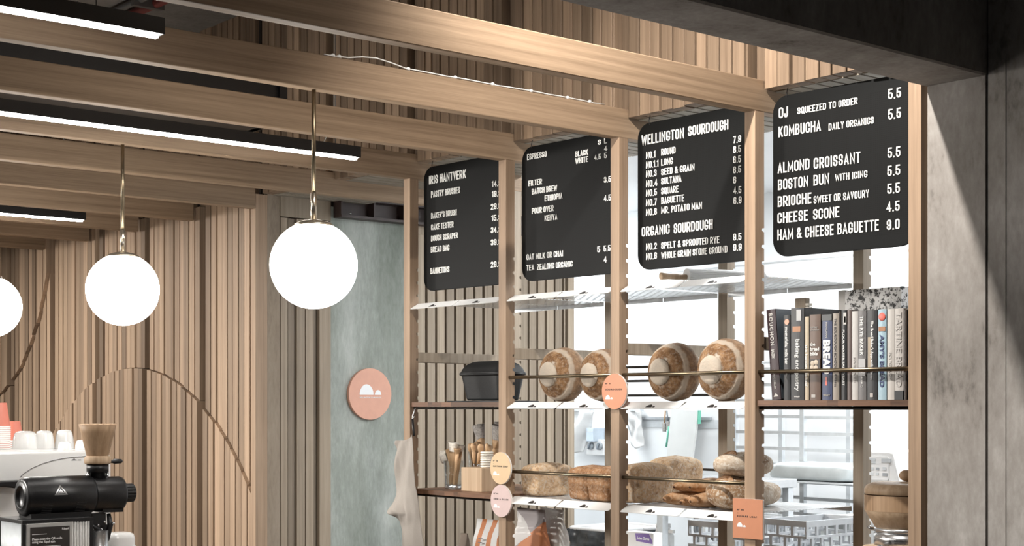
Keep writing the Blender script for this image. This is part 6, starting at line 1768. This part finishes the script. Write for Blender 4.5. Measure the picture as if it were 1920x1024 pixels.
# clear tub and wire rack beyond
p = oy(1520, 985, 1.30); q = oy(1600, 985, 1.30)
t = thing('clear_tub', 'cloudy clear tub with flour on a kitchen table behind the crates', 'tub', (p.x, 1.30, 0.80))
w = q.x-p.x-0.012; h_ = p.z-0.80+0.02
mb = MB(); loft(mb, [[(u+w/2, v+0.14, z) for u, v in rrect(-w/2*k_, w/2*k_, -0.14, 0.14, 0.02, 4)] for z, k_ in ((0, 0.94), (h_, 1.0))]); mb.build('tub', FILM, t)
mb = MB(); mb.box(-0.01, w+0.01, -0.01, 0.29, h_, h_+0.014); mb.build('lid_rim', WHITEPC, t, bevel=0.004)
t2 = thing('tub_table', 'white kitchen table holding the clear tub and wire rack', 'table', (p.x, 1.25, 0))
mb = MB(); mb.box(-0.02, w+0.0, 0, 0.6, 0.76, 0.80); mb.build('top', WHITEPC, t2, bevel=0.003)
for sx in (-0.015, w-0.04):
    for sy in (0.02, 0.55):
        mb = MB(); mb.box(sx, sx+0.035, sy, sy+0.035, 0, 0.76); mb.build('leg', GALV, t2)
p = oy(1580, 955, 1.62)
t = thing('wire_rack', 'tilted wire cooling rack leaning behind the clear tub', 'wire rack', (p.x-0.02, 1.62, 0.80))
mb = MB(); hh = p.z-0.80+0.03
for k in range(12): mb.tube([(0.012*k, 0, 0), (0.04+0.016*k, 0.14, hh)], 0.0022, 6)
mb.tube([(0.0, 0, 0.002), (0.135, 0, 0.002)], 0.003, 6); mb.tube([(0.04, 0.14, hh), (0.22, 0.14, hh)], 0.003, 6)
mb.build('wires', STEEL, t)
# scales / proofer with keypad
PY = 1.35
p0 = oy(1628, 905, PY); p1 = oy(1679, 846, PY)
t = thing('keypad_machine', 'white kitchen machine with keypad panel behind the grain mill', 'machine', (p0.x, PY, 0))
w = p1.x-p0.x; z0_, z1_ = p0.z, p1.z
mb = MB(); mb.prism([(-0.02, 0.76), (w+0.25, 0.76), (w+0.25, z0_+0.005), (w+0.02, z0_+0.005), (w-0.012, z1_-0.006), (w-0.03, z1_), (-0.02, z1_)], 1, 0.0, 0.34); mb.build('casing', WHITEPC, t, bevel=0.008)
mb = MB(); mb.prism(rrect(0.0, w-0.03, z0_+0.012, z1_-0.022, 0.01, 4), 1, -0.002, 0.001); keys = mb.build('keypad_panel', WHITEPC, t)
for k, (u, v, ww, hh) in enumerate(((0.06, 0.60, 0.22, 0.16), (0.50, 0.64, 0.34, 0.12), (0.10, 0.40, 0.12, 0.08), (0.30, 0.40, 0.12, 0.08), (0.10, 0.24, 0.10, 0.08), (0.30, 0.24, 0.10, 0.08), (0.54, 0.40, 0.14, 0.10), (0.54, 0.22, 0.18, 0.10), (0.76, 0.22, 0.0, 0.0))):
    if ww: 
        mb = MB(); mb.box(w*u, w*(u+ww), -0.003, 0.0, z0_+(z1_-z0_)*v, z0_+(z1_-z0_)*(v+hh)); mb.build('key', (GALV, MATS['grey_strip'])[k in (7, 3)], keys)
mb = MB(); mb.box(-0.02, w+0.25, 0.0, 0.34, 0.0, 0.76); mb.build('pedestal', WHITEPC, t)
mb = MB(); mb.box(w+0.0, w+0.25, 0.30, 0.339, z0_, z1_-0.004); mb.build('side_cabinet', WHITEPC, t)
p = oy(1690, 870, PY+0.29)
mb = MB(Matrix.Translation((p.x-p0.x, 0.299, p.z))); mb.lathe([(0.0005, -0.010), (0.026, -0.010), (0.030, -0.004), (0.030, 0.0)], 28, 1); mb.build('yellow_collar', YELLOWP, t)
mb = MB(Matrix.Translation((p.x-p0.x+0.005, 0.289, p.z))); mb.lathe([(0.0005, -0.026), (0.010, -0.026), (0.016, -0.018), (0.015, 0.0)], 24, 1); mb.build('stop_button', REDBTN, t)
